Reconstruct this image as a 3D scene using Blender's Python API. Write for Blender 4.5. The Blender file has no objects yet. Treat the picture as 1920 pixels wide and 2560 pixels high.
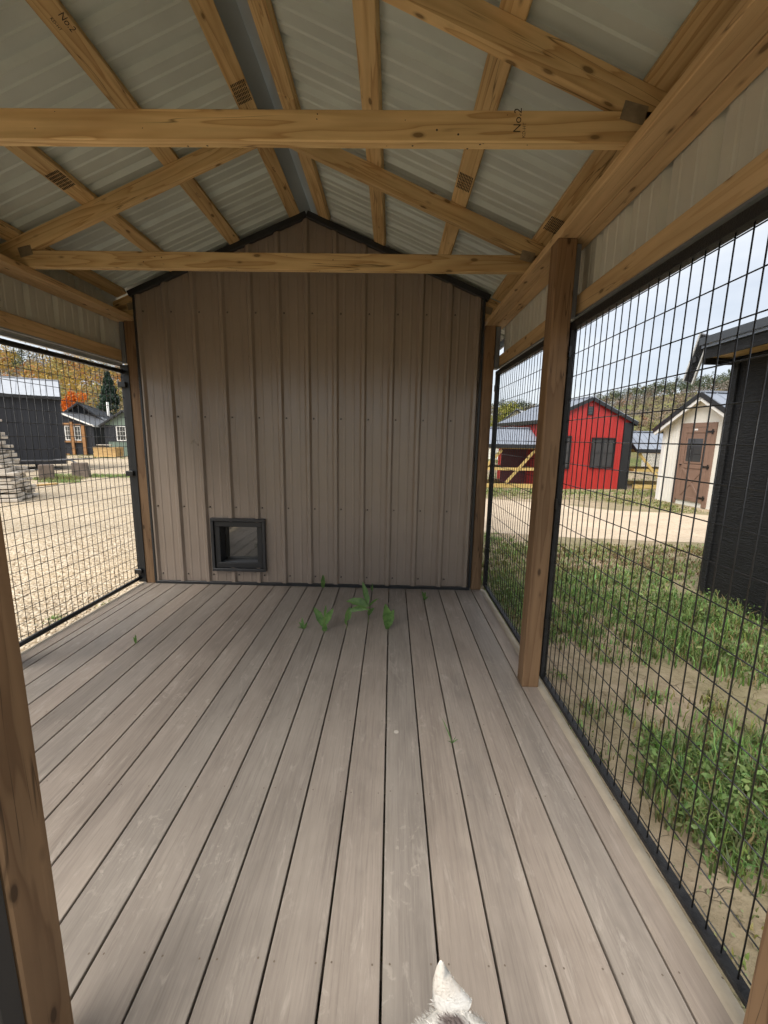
import bpy, bmesh, math, random
import numpy as np
from mathutils import Matrix, Vector, noise as mnoise

SC = bpy.context.scene
COL = SC.collection
R = math.radians

# ------------------------------------------------------------------ camera
cam_d = bpy.data.cameras.new('camera')
cam = bpy.data.objects.new('camera', cam_d)
COL.objects.link(cam)
cam_d.sensor_fit = 'HORIZONTAL'
cam_d.sensor_width = 36.0
cam_d.lens = 36.0 * 1044.5 / 1920.0
cam_d.clip_start = 0.05
cam_d.clip_end = 3000
_r = Vector((0.99968108, 0.01871079, 0.01696033))
_u = Vector((-0.0199367, 0.17250375, 0.98480708))
_f = Vector((-0.0155008, 0.98483113, -0.17282177))
cam.matrix_world = Matrix(((_r.x, _u.x, -_f.x, 0.6891),
                           (_r.y, _u.y, -_f.y, -3.567),
                           (_r.z, _u.z, -_f.z, 1.3106),
                           (0, 0, 0, 1)))
SC.camera = cam

# ------------------------------------------------------------------ sky, sun, exposure
SUN_EL, SUN_AZ = 56.0, 214.0          # azimuth clockwise from +Y; a veiled sun high behind the camera
world = bpy.data.worlds.new('World')
SC.world = world
world.use_nodes = True
wt = world.node_tree
for n in list(wt.nodes):
    wt.nodes.remove(n)
wo = wt.nodes.new('ShaderNodeOutputWorld')
sky = wt.nodes.new('ShaderNodeTexSky')
sky.sky_type = 'NISHITA'
sky.sun_disc = False
sky.sun_elevation = R(SUN_EL)
sky.sun_rotation = R(SUN_AZ)
sky.dust_density = 2.0
bg1 = wt.nodes.new('ShaderNodeBackground')
bg1.inputs['Strength'].default_value = 0.10
wt.links.new(sky.outputs[0], bg1.inputs['Color'])
bg2 = wt.nodes.new('ShaderNodeBackground')       # the cloud deck
tc = wt.nodes.new('ShaderNodeTexCoord')
mp = wt.nodes.new('ShaderNodeMapping')
mp.inputs['Scale'].default_value = (1.0, 1.0, 3.2)
wt.links.new(tc.outputs['Generated'], mp.inputs[0])
cn = wt.nodes.new('ShaderNodeTexNoise')
cn.inputs['Scale'].default_value = 2.6
cn.inputs['Detail'].default_value = 6
cn.inputs['Roughness'].default_value = 0.55
wt.links.new(mp.outputs[0], cn.inputs['Vector'])
cr = wt.nodes.new('ShaderNodeValToRGB')
cr.color_ramp.elements[0].position = 0.33
cr.color_ramp.elements[0].color = (0.69, 0.745, 0.825, 1)
cr.color_ramp.elements[1].position = 0.66
cr.color_ramp.elements[1].color = (0.95, 0.975, 1.0, 1)
wt.links.new(cn.outputs[0], cr.inputs[0])
wt.links.new(cr.outputs[0], bg2.inputs['Color'])
bg2.inputs['Strength'].default_value = 0.245
mixw = wt.nodes.new('ShaderNodeMixShader')
mixw.inputs[0].default_value = 0.92
wt.links.new(bg1.outputs[0], mixw.inputs[1])
wt.links.new(bg2.outputs[0], mixw.inputs[2])
wt.links.new(mixw.outputs[0], wo.inputs[0])

sd = bpy.data.lights.new('sun', 'SUN')
sd.energy = 1.35
sd.angle = R(50)
sd.color = (1.0, 0.95, 0.88)
sun = bpy.data.objects.new('sun', sd)
COL.objects.link(sun)
_az = R(SUN_AZ)
sun.rotation_euler = Vector((math.sin(_az) * math.cos(R(SUN_EL)), math.cos(_az) * math.cos(R(SUN_EL)), math.sin(R(SUN_EL)))).to_track_quat('Z', 'Y').to_euler()

SC.view_settings.view_transform = 'Standard'
SC.view_settings.look = 'None'
SC.view_settings.gamma = 1.0
SC.view_settings.use_curve_mapping = False
SC.view_settings.exposure = 2.05
SC.render.engine = 'CYCLES'
SC.cycles.use_denoising = True
SC.cycles.use_adaptive_sampling = True
SC.cycles.adaptive_threshold = 0.03
SC.cycles.max_bounces = 6
SC.cycles.caustics_reflective = False
SC.cycles.caustics_refractive = False
SC.cycles.diffuse_bounces = 4
SC.cycles.glossy_bounces = 3
SC.cycles.transmission_bounces = 6
SC.cycles.transparent_max_bounces = 8

# ------------------------------------------------------------------ material helpers
class G:
    def __init__(s, name):
        s.m = bpy.data.materials.new(name)
        s.m.use_nodes = True
        s.t = s.m.node_tree
        s.b = s.t.nodes['Principled BSDF']
        s.out = s.t.nodes['Material Output']
    def n(s, typ, **kw):
        nd = s.t.nodes.new(typ)
        for k, v in kw.items():
            if hasattr(nd, k):
                setattr(nd, k, v)
            else:
                nd.inputs[k.replace('_', ' ')].default_value = v
        return nd
    def l(s, a, b):
        s.t.links.new(a, b)
    def set(s, **kw):
        for k, v in kw.items():
            s.b.inputs[k.replace('_', ' ')].default_value = v
    def math(s, op, a, b=None, c=None):
        nd = s.t.nodes.new('ShaderNodeMath')
        nd.operation = op
        for i, v in enumerate((a, b, c)):
            if v is None:
                continue
            if isinstance(v, (int, float)):
                nd.inputs[i].default_value = v
            else:
                s.l(v, nd.inputs[i])
        return nd.outputs[0]
    def coords(s, scale=(1, 1, 1), src='Object', shift=True):
        t = s.n('ShaderNodeTexCoord')
        v = t.outputs[src]
        if shift:
            oi = s.n('ShaderNodeObjectInfo')
            mul = s.n('ShaderNodeVectorMath', operation='SCALE')
            cmb = s.n('ShaderNodeCombineXYZ')
            s.l(oi.outputs['Random'], cmb.inputs[0]); s.l(oi.outputs['Random'], cmb.inputs[1]); s.l(oi.outputs['Random'], cmb.inputs[2])
            s.l(cmb.outputs[0], mul.inputs[0]); mul.inputs['Scale'].default_value = 37.0
            ad = s.n('ShaderNodeVectorMath', operation='ADD')
            s.l(v, ad.inputs[0]); s.l(mul.outputs[0], ad.inputs[1])
            v = ad.outputs[0]
        mp = s.n('ShaderNodeMapping')
        mp.inputs['Scale'].default_value = scale
        s.l(v, mp.inputs[0])
        return mp.outputs[0]
    def noise(s, vec, scale=5, detail=4, rough=0.55, dist=0.0):
        nd = s.n('ShaderNodeTexNoise')
        nd.inputs['Scale'].default_value = scale
        nd.inputs['Detail'].default_value = detail
        nd.inputs['Roughness'].default_value = rough
        nd.inputs['Distortion'].default_value = dist
        s.l(vec, nd.inputs['Vector'])
        return nd.outputs[0]
    def ramp(s, fac, *stops):
        nd = s.n('ShaderNodeValToRGB')
        e = nd.color_ramp.elements
        while len(e) < len(stops):
            e.new(0.5)
        for i, (p, c) in enumerate(stops):
            e[i].position = p
            e[i].color = (c[0], c[1], c[2], 1) if not isinstance(c, (int, float)) else (c, c, c, 1)
        s.l(fac, nd.inputs[0])
        return nd.outputs[0]
    def mix(s, fac, a, b, blend='MIX'):
        nd = s.n('ShaderNodeMix', data_type='RGBA', blend_type=blend)
        for inp, v in ((nd.inputs[0], fac), (nd.inputs[6], a), (nd.inputs[7], b)):
            if isinstance(v, (int, float)):
                inp.default_value = v
            elif isinstance(v, tuple):
                inp.default_value = (v[0], v[1], v[2], 1)
            else:
                s.l(v, inp)
        return nd.outputs[2]
    def color(s, c):
        if isinstance(c, tuple):
            s.b.inputs['Base Color'].default_value = (c[0], c[1], c[2], 1)
        else:
            s.l(c, s.b.inputs['Base Color'])
    def bump(s, h, strength=0.3, dist=0.01):
        nd = s.n('ShaderNodeBump')
        nd.inputs['Strength'].default_value = strength
        nd.inputs['Distance'].default_value = dist
        s.l(h, nd.inputs['Height'])
        s.l(nd.outputs[0], s.b.inputs['Normal'])

def wood(name, light, dark, stain=None, rough=0.62, knots=0.5, lines=9.0, contrast=1.0, cracks=False):
    """sawn lumber, grain along local X"""
    g = G(name)
    v = g.coords((0.55, 9.0, 9.0))
    n1 = g.noise(v, 1.0, 3, 0.5, 0.35)
    rings = g.math('FRACT', g.math('MULTIPLY', n1, lines))
    rg = g.ramp(rings, (0.0, 0.15), (0.25, 0.0), (0.80, 0.55 * contrast), (0.95, 1.0 * contrast), (1.0, 0.15))
    v2 = g.coords((3.0, 120.0, 120.0))
    fine = g.noise(v2, 1.0, 2, 0.6)
    v3 = g.coords((1.2, 5.0, 5.0))
    blot = g.noise(v3, 1.3, 4, 0.6)
    base = g.mix(rg, light, dark)
    base = g.mix(g.math('MULTIPLY', fine, 0.38), base, tuple(c * 0.55 for c in light), 'MIX')
    tone = g.ramp(blot, (0.3, 0.80), (0.7, 1.12))
    base = g.mix(1.0, base, tone, 'MULTIPLY')
    if stain:
        v5 = g.coords((1.6, 3.0, 3.0))
        st = g.noise(v5, 1.1, 5, 0.65)
        sm = g.ramp(st, (0.46, 0.0), (0.66, 0.75))
        base = g.mix(sm, base, stain)
    # knots
    v4 = g.coords((9.0, 22.0, 22.0))
    vo = g.n('ShaderNodeTexVoronoi')
    vo.inputs['Scale'].default_value = 1.0
    g.l(v4, vo.inputs['Vector'])
    sepc = g.n('ShaderNodeSeparateColor')
    g.l(vo.outputs['Color'], sepc.inputs[0])
    sel = g.math('GREATER_THAN', sepc.outputs[0], 1.0 - knots * 0.55)
    kn = g.ramp(vo.outputs['Distance'], (0.14, 1.0), (0.19, 0.35), (0.28, 0.0))
    km = g.math('MULTIPLY', kn, sel)
    base = g.mix(g.math('MULTIPLY', km, 0.85), base, tuple(c * 0.30 for c in dark))
    if cracks:
        v6 = g.coords((1.1, 30.0, 30.0))
        ck = g.noise(v6, 1.0, 2, 0.4)
        cm = g.ramp(g.math('ABSOLUTE', g.math('SUBTRACT', ck, 0.5)), (0.0, 1.0), (0.012, 0.0))
        gate = g.ramp(g.noise(g.coords((1.7, 2.0, 2.0)), 1.0, 2), (0.52, 0.0), (0.58, 1.0))
        base = g.mix(g.math('MULTIPLY', g.math('MULTIPLY', cm, gate), 0.8), base, tuple(c * 0.18 for c in dark))
    oi = g.n('ShaderNodeObjectInfo')
    tone2 = g.ramp(oi.outputs['Random'], (0.0, 0.86), (1.0, 1.10))
    base = g.mix(1.0, base, tone2, 'MULTIPLY')
    g.color(base)
    g.set(Roughness=rough)
    g.b.inputs['Specular IOR Level'].default_value = 0.3
    g.bump(fine, 0.3, 0.002)
    return g.m

def plain(name, col, rough=0.5, metal=0.0, var=0.12, scale=6.0, bump=0.0, spec=0.5, bscale=40.0):
    g = G(name)
    v = g.coords((1, 1, 1))
    n = g.noise(v, scale, 5, 0.6)
    tone = g.ramp(n, (0.3, 1.0 - var), (0.7, 1.0 + var))
    g.color(g.mix(1.0, col, tone, 'MULTIPLY'))
    g.l(g.ramp(n, (0.2, max(0.02, rough - 0.08)), (0.8, min(1.0, rough + 0.08))), g.b.inputs['Roughness'])
    g.set(Metallic=metal)
    g.b.inputs['Specular IOR Level'].default_value = spec
    if bump:
        g.bump(g.noise(v, bscale, 3, 0.6), bump, 0.004)
    return g.m

MAT = {}
MAT['pine'] = wood('pine', (0.74, 0.530, 0.270), (0.46, 0.268, 0.108), knots=0.5, lines=10.0, contrast=0.95, cracks=True)
MAT['header_pine'] = wood('header_pine', (0.72, 0.500, 0.270), (0.48, 0.285, 0.130), knots=0.5, lines=7.0, contrast=0.6, cracks=True)
MAT['post'] = wood('treated_post', (0.262, 0.160, 0.086), (0.140, 0.076, 0.038), knots=0.35, lines=8.0, contrast=0.8, cracks=True)
MAT['yellow_pine'] = wood('yellow_treated_pine', (0.62, 0.46, 0.18), (0.45, 0.30, 0.09), knots=0.3, lines=6.0)
MAT['raw_pine'] = wood('raw_pine', (0.62, 0.42, 0.19), (0.42, 0.25, 0.09), knots=0.4, lines=6.0)
MAT['grey_wood'] = wood('grey_wood', (0.60, 0.545, 0.47), (0.40, 0.35, 0.29), knots=0.3, lines=6.0)
MAT['brown_trim'] = wood('brown_trim', (0.36, 0.19, 0.08), (0.22, 0.10, 0.04), knots=0.3, lines=6.0)

def deck_mat():
    g = G('composite_deck')
    v = g.coords((5.0, 135.0, 135.0))
    fine = g.noise(v, 1.0, 4, 0.7)
    v2 = g.coords((0.9, 6.0, 6.0))
    mid = g.noise(v2, 1.5, 5, 0.62, 0.4)
    v3 = g.coords((1.5, 1.5, 1.5), shift=False, src='Object')
    blot = g.noise(v3, 2.2, 5, 0.65)
    base = g.ramp(mid, (0.28, (0.212, 0.181, 0.152)), (0.50, (0.268, 0.230, 0.194)), (0.72, (0.310, 0.269, 0.226)))
    base = g.mix(g.ramp(fine, (0.48, 0.0), (0.72, 0.38)), base, (0.375, 0.328, 0.278))
    base = g.mix(g.ramp(fine, (0.30, 0.40), (0.46, 0.0)), base, (0.150, 0.125, 0.104))
    oi = g.n('ShaderNodeObjectInfo')
    tint = g.ramp(oi.outputs['Random'], (0.0, (0.85, 0.84, 0.83)), (0.35, (1.04, 1.0, 0.975)), (0.65, (0.91, 0.925, 0.935)), (1.0, (1.08, 1.03, 1.0)))
    base = g.mix(1.0, base, tint, 'MULTIPLY')
    base = g.mix(1.0, base, g.ramp(blot, (0.3, 0.90), (0.7, 1.08)), 'MULTIPLY')
    # pale dried mud and scuffs
    v4 = g.coords((2.0, 9.0, 9.0))
    sc = g.noise(v4, 2.0, 6, 0.75, 1.2)
    base = g.mix(g.ramp(sc, (0.56, 0.0), (0.70, 0.42)), base, (0.47, 0.415, 0.355))
    mud = g.noise(g.coords((26.0, 30.0, 30.0)), 1.0, 5, 0.7, 0.8)
    gate = g.ramp(g.noise(g.coords((2.2, 3.0, 3.0)), 1.3, 3, 0.6), (0.55, 0.0), (0.66, 0.30))
    base = g.mix(g.math('MULTIPLY', g.ramp(mud, (0.56, 0.0), (0.63, 1.0)), gate), base, (0.50, 0.445, 0.375))
    drk = g.noise(g.coords((3.0, 7.0, 7.0)), 1.0, 4, 0.65)
    base = g.mix(g.ramp(drk, (0.58, 0.0), (0.74, 0.45)), base, (0.165, 0.142, 0.122))
    g.color(base)
    g.l(g.ramp(blot, (0.3, 0.48), (0.7, 0.66)), g.b.inputs['Roughness'])
    g.b.inputs['Specular IOR Level'].default_value = 0.35
    g.bump(fine, 0.22, 0.0012)
    return g.m
MAT['deck'] = deck_mat()
MAT['pale_edge'] = plain('pale_board_edge', (0.42, 0.36, 0.275), 0.8, 0, 0.16, 9, 0.2, 0.2)

def metal_paint(name, col, rough=0.42, streak=0.08, spec=0.5):
    g = G(name)
    v = g.coords((1, 1, 1))
    n = g.noise(v, 3.0, 5, 0.6)
    base = g.mix(1.0, col, g.ramp(n, (0.3, 1 - streak), (0.7, 1 + streak)), 'MULTIPLY')
    g.color(base)
    g.l(g.ramp(n, (0.25, rough - 0.07), (0.75, rough + 0.09)), g.b.inputs['Roughness'])
    g.b.inputs['Specular IOR Level'].default_value = spec
    wob = g.noise(g.coords((2.0, 2.0, 1.2)), 2.2, 2, 0.5)
    g.bump(g.math('MULTIPLY', wob, 0.25), 0.12, 0.006)
    return g.m
MAT['tan_metal'] = metal_paint('tan_metal', (0.262, 0.208, 0.167), 0.34, 0.06, 0.6)
_tb = MAT['tan_metal'].node_tree.nodes['Principled BSDF']
_tb.inputs['Coat Weight'].default_value = 0.7
_tb.inputs['Coat Roughness'].default_value = 0.22
MAT['roof_under'] = metal_paint('roof_underside_metal', (0.545, 0.60, 0.575), 0.36)
MAT['ridge_under'] = metal_paint('ridge_cap_metal', (0.27, 0.285, 0.275), 0.4)
MAT['band_metal'] = metal_paint('siding_back_metal', (0.57, 0.575, 0.53), 0.40)
MAT['black_trim'] = plain('black_trim', (0.018, 0.019, 0.021), 0.38, 0.0, 0.1)
MAT['dark_trim'] = plain('dark_grey_trim', (0.085, 0.088, 0.095), 0.42, 0.0, 0.1)
MAT['grey_trim'] = plain('blue_grey_trim', (0.15, 0.162, 0.185), 0.42, 0.0, 0.08)
MAT['door_black'] = plain('black_door_frame', (0.030, 0.031, 0.034), 0.35, 0.0, 0.1)
MAT['black_steel'] = plain('black_steel', (0.012, 0.012, 0.013), 0.32, 0.0, 0.2, 20, 0.1)
MAT['black_coat'] = plain('black_textured_coat', (0.016, 0.016, 0.017), 0.55, 0.0, 0.5, 60, 0.5, 0.4, 180)
MAT['nail_plate'] = plain('galvanised_plate', (0.05, 0.04, 0.03), 0.6, 0.2, 0.25, 40, 0.4)
MAT['nail_plate_grey'] = plain('grey_heel_plate', (0.27, 0.215, 0.145), 0.55, 0.25, 0.25, 30, 0.3)
MAT['ink'] = plain('stamp_ink', (0.035, 0.025, 0.018), 0.7, 0, 0.3)
MAT['screw'] = plain('tan_screw', (0.15, 0.115, 0.085), 0.5, 0.3)
MAT['wall_screw'] = plain('painted_screw', (0.10, 0.078, 0.062), 0.35, 0.4)
MAT['dark_wood'] = plain('dark_joist', (0.06, 0.045, 0.032), 0.8)

def black_siding(name='black_siding', col=(0.011, 0.0112, 0.012)):
    g = G(name)
    v = g.coords((2.0, 2.0, 2.0), shift=False)
    n = g.noise(v, 3, 4, 0.6)
    g.color(g.mix(1.0, col, g.ramp(n, (0.3, 0.8), (0.7, 1.25)), 'MULTIPLY'))
    g.set(Roughness=0.55)
    g.b.inputs['Specular IOR Level'].default_value = 0.3
    v2 = g.coords((9.0, 9.0, 60.0), shift=False)
    g.bump(g.noise(v2, 1.0, 4, 0.65, 0.6), 0.9, 0.02)
    return g.m
MAT['black_siding'] = black_siding()
MAT['charcoal'] = plain('charcoal_siding', (0.022, 0.024, 0.030), 0.6, 0, 0.12, 3, 0.1, 0.3)
MAT['charcoal_dark'] = plain('charcoal_groove', (0.014, 0.015, 0.018), 0.6)
MAT['red_metal'] = metal_paint('red_metal', (0.40, 0.030, 0.026), 0.4)
MAT['white_siding'] = plain('white_siding', (0.74, 0.72, 0.65), 0.55, 0, 0.06, 4)
MAT['white_trim'] = plain('white_trim', (0.72, 0.71, 0.68), 0.5, 0, 0.05)
MAT['soffit_cream'] = plain('soffit_cream', (0.50, 0.47, 0.38), 0.6)
MAT['door_brown'] = plain('door_brown', (0.215, 0.135, 0.098), 0.5, 0, 0.08)
MAT['door_dark'] = plain('door_groove', (0.05, 0.032, 0.024), 0.6)
MAT['grey_roof'] = metal_paint('grey_roof_metal', (0.215, 0.24, 0.285), 0.35)
MAT['pale_roof'] = metal_paint('pale_roof_metal', (0.36, 0.38, 0.41), 0.35)
MAT['black_roof'] = metal_paint('black_roof_metal', (0.045, 0.05, 0.058), 0.35)
MAT['green_siding'] = plain('sage_siding', (0.155, 0.205, 0.165), 0.55, 0, 0.06)
MAT['concrete'] = plain('rusty_block', (0.135, 0.105, 0.085), 0.85, 0, 0.35, 6, 0.4)
MAT['solar'] = plain('dark_ribbed_panel', (0.30, 0.31, 0.34), 0.45, 0.3)
MAT['maroon'] = plain('maroon_panel', (0.12, 0.022, 0.026), 0.5)
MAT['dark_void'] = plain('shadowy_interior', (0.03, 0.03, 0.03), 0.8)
MAT['interior_floor'] = plain('interior_floor', (0.32, 0.31, 0.29), 0.6)

def glass_dark(name, col=(0.05, 0.05, 0.052), rough=0.05):
    g = G(name)
    g.color(col)
    g.set(Roughness=rough)
    g.b.inputs['Specular IOR Level'].default_value = 0.7
    g.bump(g.noise(g.coords((1, 1, 1)), 2.5, 2), 0.04, 0.01)
    return g.m
MAT['window_glass'] = glass_dark('window_glass')

def clear_flap():
    g = G('smoked_flap')
    g.color((0.030, 0.030, 0.025))
    g.set(Roughness=0.06, IOR=2.3)
    g.bump(g.noise(g.coords((1, 1, 1)), 7.0, 3), 0.05, 0.01)
    return g.m
MAT['flap'] = clear_flap()

def leaf_mat(name, rough=0.5, attr='Col', trans=0.25):
    g = G(name)
    a = g.n('ShaderNodeVertexColor', layer_name=attr)
    g.color(a.outputs[0])
    g.set(Roughness=rough)
    g.b.inputs['Specular IOR Level'].default_value = 0.25
    tr = g.n('ShaderNodeBsdfTranslucent')
    g.l(a.outputs[0], tr.inputs[0])
    mx = g.n('ShaderNodeMixShader')
    mx.inputs[0].default_value = trans
    g.l(g.b.outputs[0], mx.inputs[1]); g.l(tr.outputs[0], mx.inputs[2])
    g.l(mx.outputs[0], g.out.inputs[0])
    return g.m
MAT['leaf'] = leaf_mat('foliage')
MAT['fur'] = leaf_mat('fur_strands', 0.7, 'Col', 0.1)
MAT['bark'] = plain('bark', (0.075, 0.058, 0.045), 0.9, 0, 0.3, 8, 0.4)

def dock_leaf():
    g = G('dock_leaf')
    v = g.coords((1, 1, 1))
    n = g.noise(v, 30, 4, 0.6)
    c = g.ramp(n, (0.35, (0.075, 0.160, 0.040)), (0.65, (0.150, 0.270, 0.070)))
    g.color(c)
    g.set(Roughness=0.42)
    tr = g.n('ShaderNodeBsdfTranslucent')
    g.l(c, tr.inputs[0])
    mx = g.n('ShaderNodeMixShader'); mx.inputs[0].default_value = 0.3
    g.l(g.b.outputs[0], mx.inputs[1]); g.l(tr.outputs[0], mx.inputs[2]); g.l(mx.outputs[0], g.out.inputs[0])
    g.bump(g.noise(v, 90, 3), 0.4, 0.003)
    return g.m
MAT['dock_leaf'] = dock_leaf()
MAT['stem'] = plain('weed_stem', (0.16, 0.20, 0.07), 0.6)

def gravel_mat(name, shade=1.0):
    g = G(name)
    v = g.coords((1, 1, 1), shift=False)
    vo = g.n('ShaderNodeTexVoronoi'); vo.inputs['Scale'].default_value = 42.0
    g.l(v, vo.inputs['Vector'])
    sep = g.n('ShaderNodeSeparateColor'); g.l(vo.outputs['Color'], sep.inputs[0])
    big = g.noise(v, 0.35, 5, 0.6)
    med = g.noise(v, 2.4, 5, 0.65)
    c = g.ramp(sep.outputs[0], (0.0, (0.335 * shade, 0.255 * shade, 0.165 * shade)), (0.45, (0.47 * shade, 0.38 * shade, 0.265 * shade)), (1.0, (0.63 * shade, 0.545 * shade, 0.42 * shade)))
    edge = g.ramp(vo.outputs['Distance'], (0.40, 1.0), (0.85, 0.62))
    c = g.mix(1.0, c, edge, 'MULTIPLY')
    c = g.mix(1.0, c, g.ramp(big, (0.3, 0.86), (0.7, 1.10)), 'MULTIPLY')
    c = g.mix(g.ramp(med, (0.50, 0.0), (0.72, 0.55)), c, (0.43 * shade, 0.335 * shade, 0.215 * shade))
    trk = g.n('ShaderNodeMapping'); trk.inputs['Rotation'].default_value = (0, 0, 0.75); trk.inputs['Scale'].default_value = (0.10, 0.75, 1.0)
    g.l(v, trk.inputs[0])
    c = g.mix(1.0, c, g.ramp(g.noise(trk.outputs[0], 1.0, 4, 0.6), (0.32, 0.80), (0.52, 1.0), (0.70, 1.07)), 'MULTIPLY')
    g.color(c)
    g.set(Roughness=0.9)
    g.b.inputs['Specular IOR Level'].default_value = 0.2
    g.bump(g.math('SUBTRACT', 1.0, vo.outputs['Distance']), 0.8, 0.02)
    return g.m
MAT['gravel'] = gravel_mat('gravel', 1.04)

def lane_mat():
    g = G('fine_gravel')
    v = g.coords((1, 1, 1), shift=False)
    n = g.noise(v, 28, 6, 0.75)
    m = g.noise(v, 1.6, 5, 0.6)
    c = g.ramp(n, (0.3, (0.38, 0.295, 0.205)), (0.6, (0.54, 0.44, 0.325)), (0.8, (0.62, 0.53, 0.41)))
    c = g.mix(1.0, c, g.ramp(m, (0.3, 0.85), (0.7, 1.08)), 'MULTIPLY')
    g.color(c); g.set(Roughness=0.95)
    g.bump(n, 0.6, 0.02)
    return g.m
MAT['lane'] = lane_mat()

def dirt_mat():
    g = G('bare_earth')
    v = g.coords((1, 1, 1), shift=False)
    n = g.noise(v, 9, 7, 0.7)
    m = g.noise(v, 0.9, 5, 0.6)
    c = g.ramp(n, (0.28, (0.22, 0.165, 0.110)), (0.5, (0.345, 0.272, 0.190)), (0.75, (0.44, 0.355, 0.255)))
    sep = g.n('ShaderNodeSeparateXYZ')
    g.l(v, sep.inputs[0])
    far = g.ramp(g.math('ADD', m, 0.0), (0.40, 0.0), (0.58, 1.0))
    c = g.mix(g.math('MULTIPLY', far, 0.45), c, (0.10, 0.115, 0.035))
    vo = g.n('ShaderNodeTexVoronoi', feature='DISTANCE_TO_EDGE'); vo.inputs['Scale'].default_value = 4.5
    wv = g.n('ShaderNodeVectorMath', operation='ADD')
    g.l(v, wv.inputs[0])
    nz = g.n('ShaderNodeTexNoise'); nz.inputs['Scale'].default_value = 6; g.l(v, nz.inputs['Vector'])
    sc2 = g.n('ShaderNodeVectorMath', operation='SCALE'); sc2.inputs['Scale'].default_value = 0.25
    g.l(nz.outputs['Color'], sc2.inputs[0]); g.l(sc2.outputs[0], wv.inputs[1])
    g.l(wv.outputs[0], vo.inputs['Vector'])
    crack = g.ramp(vo.outputs['Distance'], (0.0, 1.0), (0.012, 0.0))
    c = g.mix(g.math('MULTIPLY', crack, 0.45), c, (0.06, 0.042, 0.026))
    g.color(c); g.set(Roughness=0.95)
    g.b.inputs['Specular IOR Level'].default_value = 0.15
    g.bump(g.math('SUBTRACT', n, g.math('MULTIPLY', crack, 0.3)), 0.7, 0.03)
    return g.m
MAT['dirt'] = dirt_mat()

def meadow_mat():
    g = G('hill_meadow')
    v = g.coords((1, 1, 1), shift=False)
    n = g.noise(v, 0.05, 6, 0.6)
    f = g.noise(v, 1.2, 5, 0.7)
    c = g.ramp(n, (0.35, (0.105, 0.125, 0.040)), (0.5, (0.160, 0.150, 0.062)), (0.65, (0.145, 0.112, 0.070)))
    c = g.mix(1.0, c, g.ramp(f, (0.3, 0.75), (0.7, 1.2)), 'MULTIPLY')
    g.color(c); g.set(Roughness=1.0)
    g.b.inputs['Specular IOR Level'].default_value = 0.1
    return g.m
MAT['meadow'] = meadow_mat()

# ------------------------------------------------------------------ object helpers
W = {}          # world matrices of everything linked
def link(o, parent=None, M=None, kind=None):
    COL.objects.link(o)
    M = M.copy() if M is not None else Matrix.Identity(4)
    if parent is not None:
        o.parent = parent
        o.matrix_parent_inverse = W[parent.name].inverted()
    o.matrix_basis = M
    W[o.name] = M
    if kind:
        o['kind'] = kind
    return o
def tag(o, label, cat, group=None):
    o['label'] = label
    o['category'] = cat
    if group:
        o['group'] = group
    return o
def thing(name, M=None, label=None, cat=None, group=None, kind=None):
    o = bpy.data.objects.new(name, None)
    o.empty_display_size = 0.2
    if isinstance(M, tuple):
        M = Matrix.Translation(M)
    link(o, None, M, kind)
    if label:
        tag(o, label, cat, group)
    return o
def part_empty(name, parent, M=None):
    o = bpy.data.objects.new(name, None)
    o.empty_display_size = 0.1
    return link(o, parent, M)
def from_py(name, verts, faces, mat, parent=None, M=None, smooth=False, kind=None):
    me = bpy.data.meshes.new(name)
    me.from_pydata([tuple(v) for v in verts], [], faces)
    me.update()
    if smooth:
        for p in me.polygons:
            p.use_smooth = True
    if mat is not None:
        me.materials.append(MAT[mat] if isinstance(mat, str) else mat)
    return link(bpy.data.objects.new(name, me), parent, M, kind)
def from_bm(name, bm, mat, parent=None, M=None, smooth=False, kind=None):
    me = bpy.data.meshes.new(name)
    bm.to_mesh(me); bm.free()
    if smooth:
        for p in me.polygons:
            p.use_smooth = True
    if mat is not None:
        me.materials.append(MAT[mat] if isinstance(mat, str) else mat)
    return link(bpy.data.objects.new(name, me), parent, M, kind)
def bm_box(bm, lo, hi, bev=0.0):
    x0, y0, z0 = lo; x1, y1, z1 = hi
    vs = [bm.verts.new(c) for c in ((x0, y0, z0), (x1, y0, z0), (x1, y1, z0), (x0, y1, z0), (x0, y0, z1), (x1, y0, z1), (x1, y1, z1), (x0, y1, z1))]
    fs = [(3, 2, 1, 0), (4, 5, 6, 7), (0, 1, 5, 4), (1, 2, 6, 5), (2, 3, 7, 6), (3, 0, 4, 7)]
    faces = [bm.faces.new([vs[i] for i in f]) for f in fs]
    if bev:
        es = set()
        for f in faces:
            es.update(f.edges)
        bmesh.ops.bevel(bm, geom=list(es), offset=bev, segments=1, affect='EDGES', profile=0.5)
def box(name, lo, hi, mat, parent=None, M=None, bev=0.0, kind=None):
    bm = bmesh.new()
    bm_box(bm, lo, hi, bev)
    return from_bm(name, bm, mat, parent, M, kind=kind)
def frame(a, b, up=(0, 0, 1)):
    """matrix with local X from a to b, local Z close to up"""
    a = Vector(a); b = Vector(b)
    x = (b - a).normalized()
    z = Vector(up)
    z = (z - x * z.dot(x)).normalized()
    y = z.cross(x)
    return Matrix(((x.x, y.x, z.x, a.x), (x.y, y.y, z.y, a.y), (x.z, y.z, z.z, a.z), (0, 0, 0, 1))), (b - a).length
def board(name, a, b, w, h, mat, parent=None, up=(0, 0, 1), bev=0.003, base=None, kind=None):
    """a sawn board from a to b (centre line); w across, h along up; grain along its length"""
    F, L = frame(a, b, up)
    if base is not None:
        F = base @ F
    return box(name, (0, -w / 2, -h / 2), (L, w / 2, h / 2), mat, parent, F, bev, kind)
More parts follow.
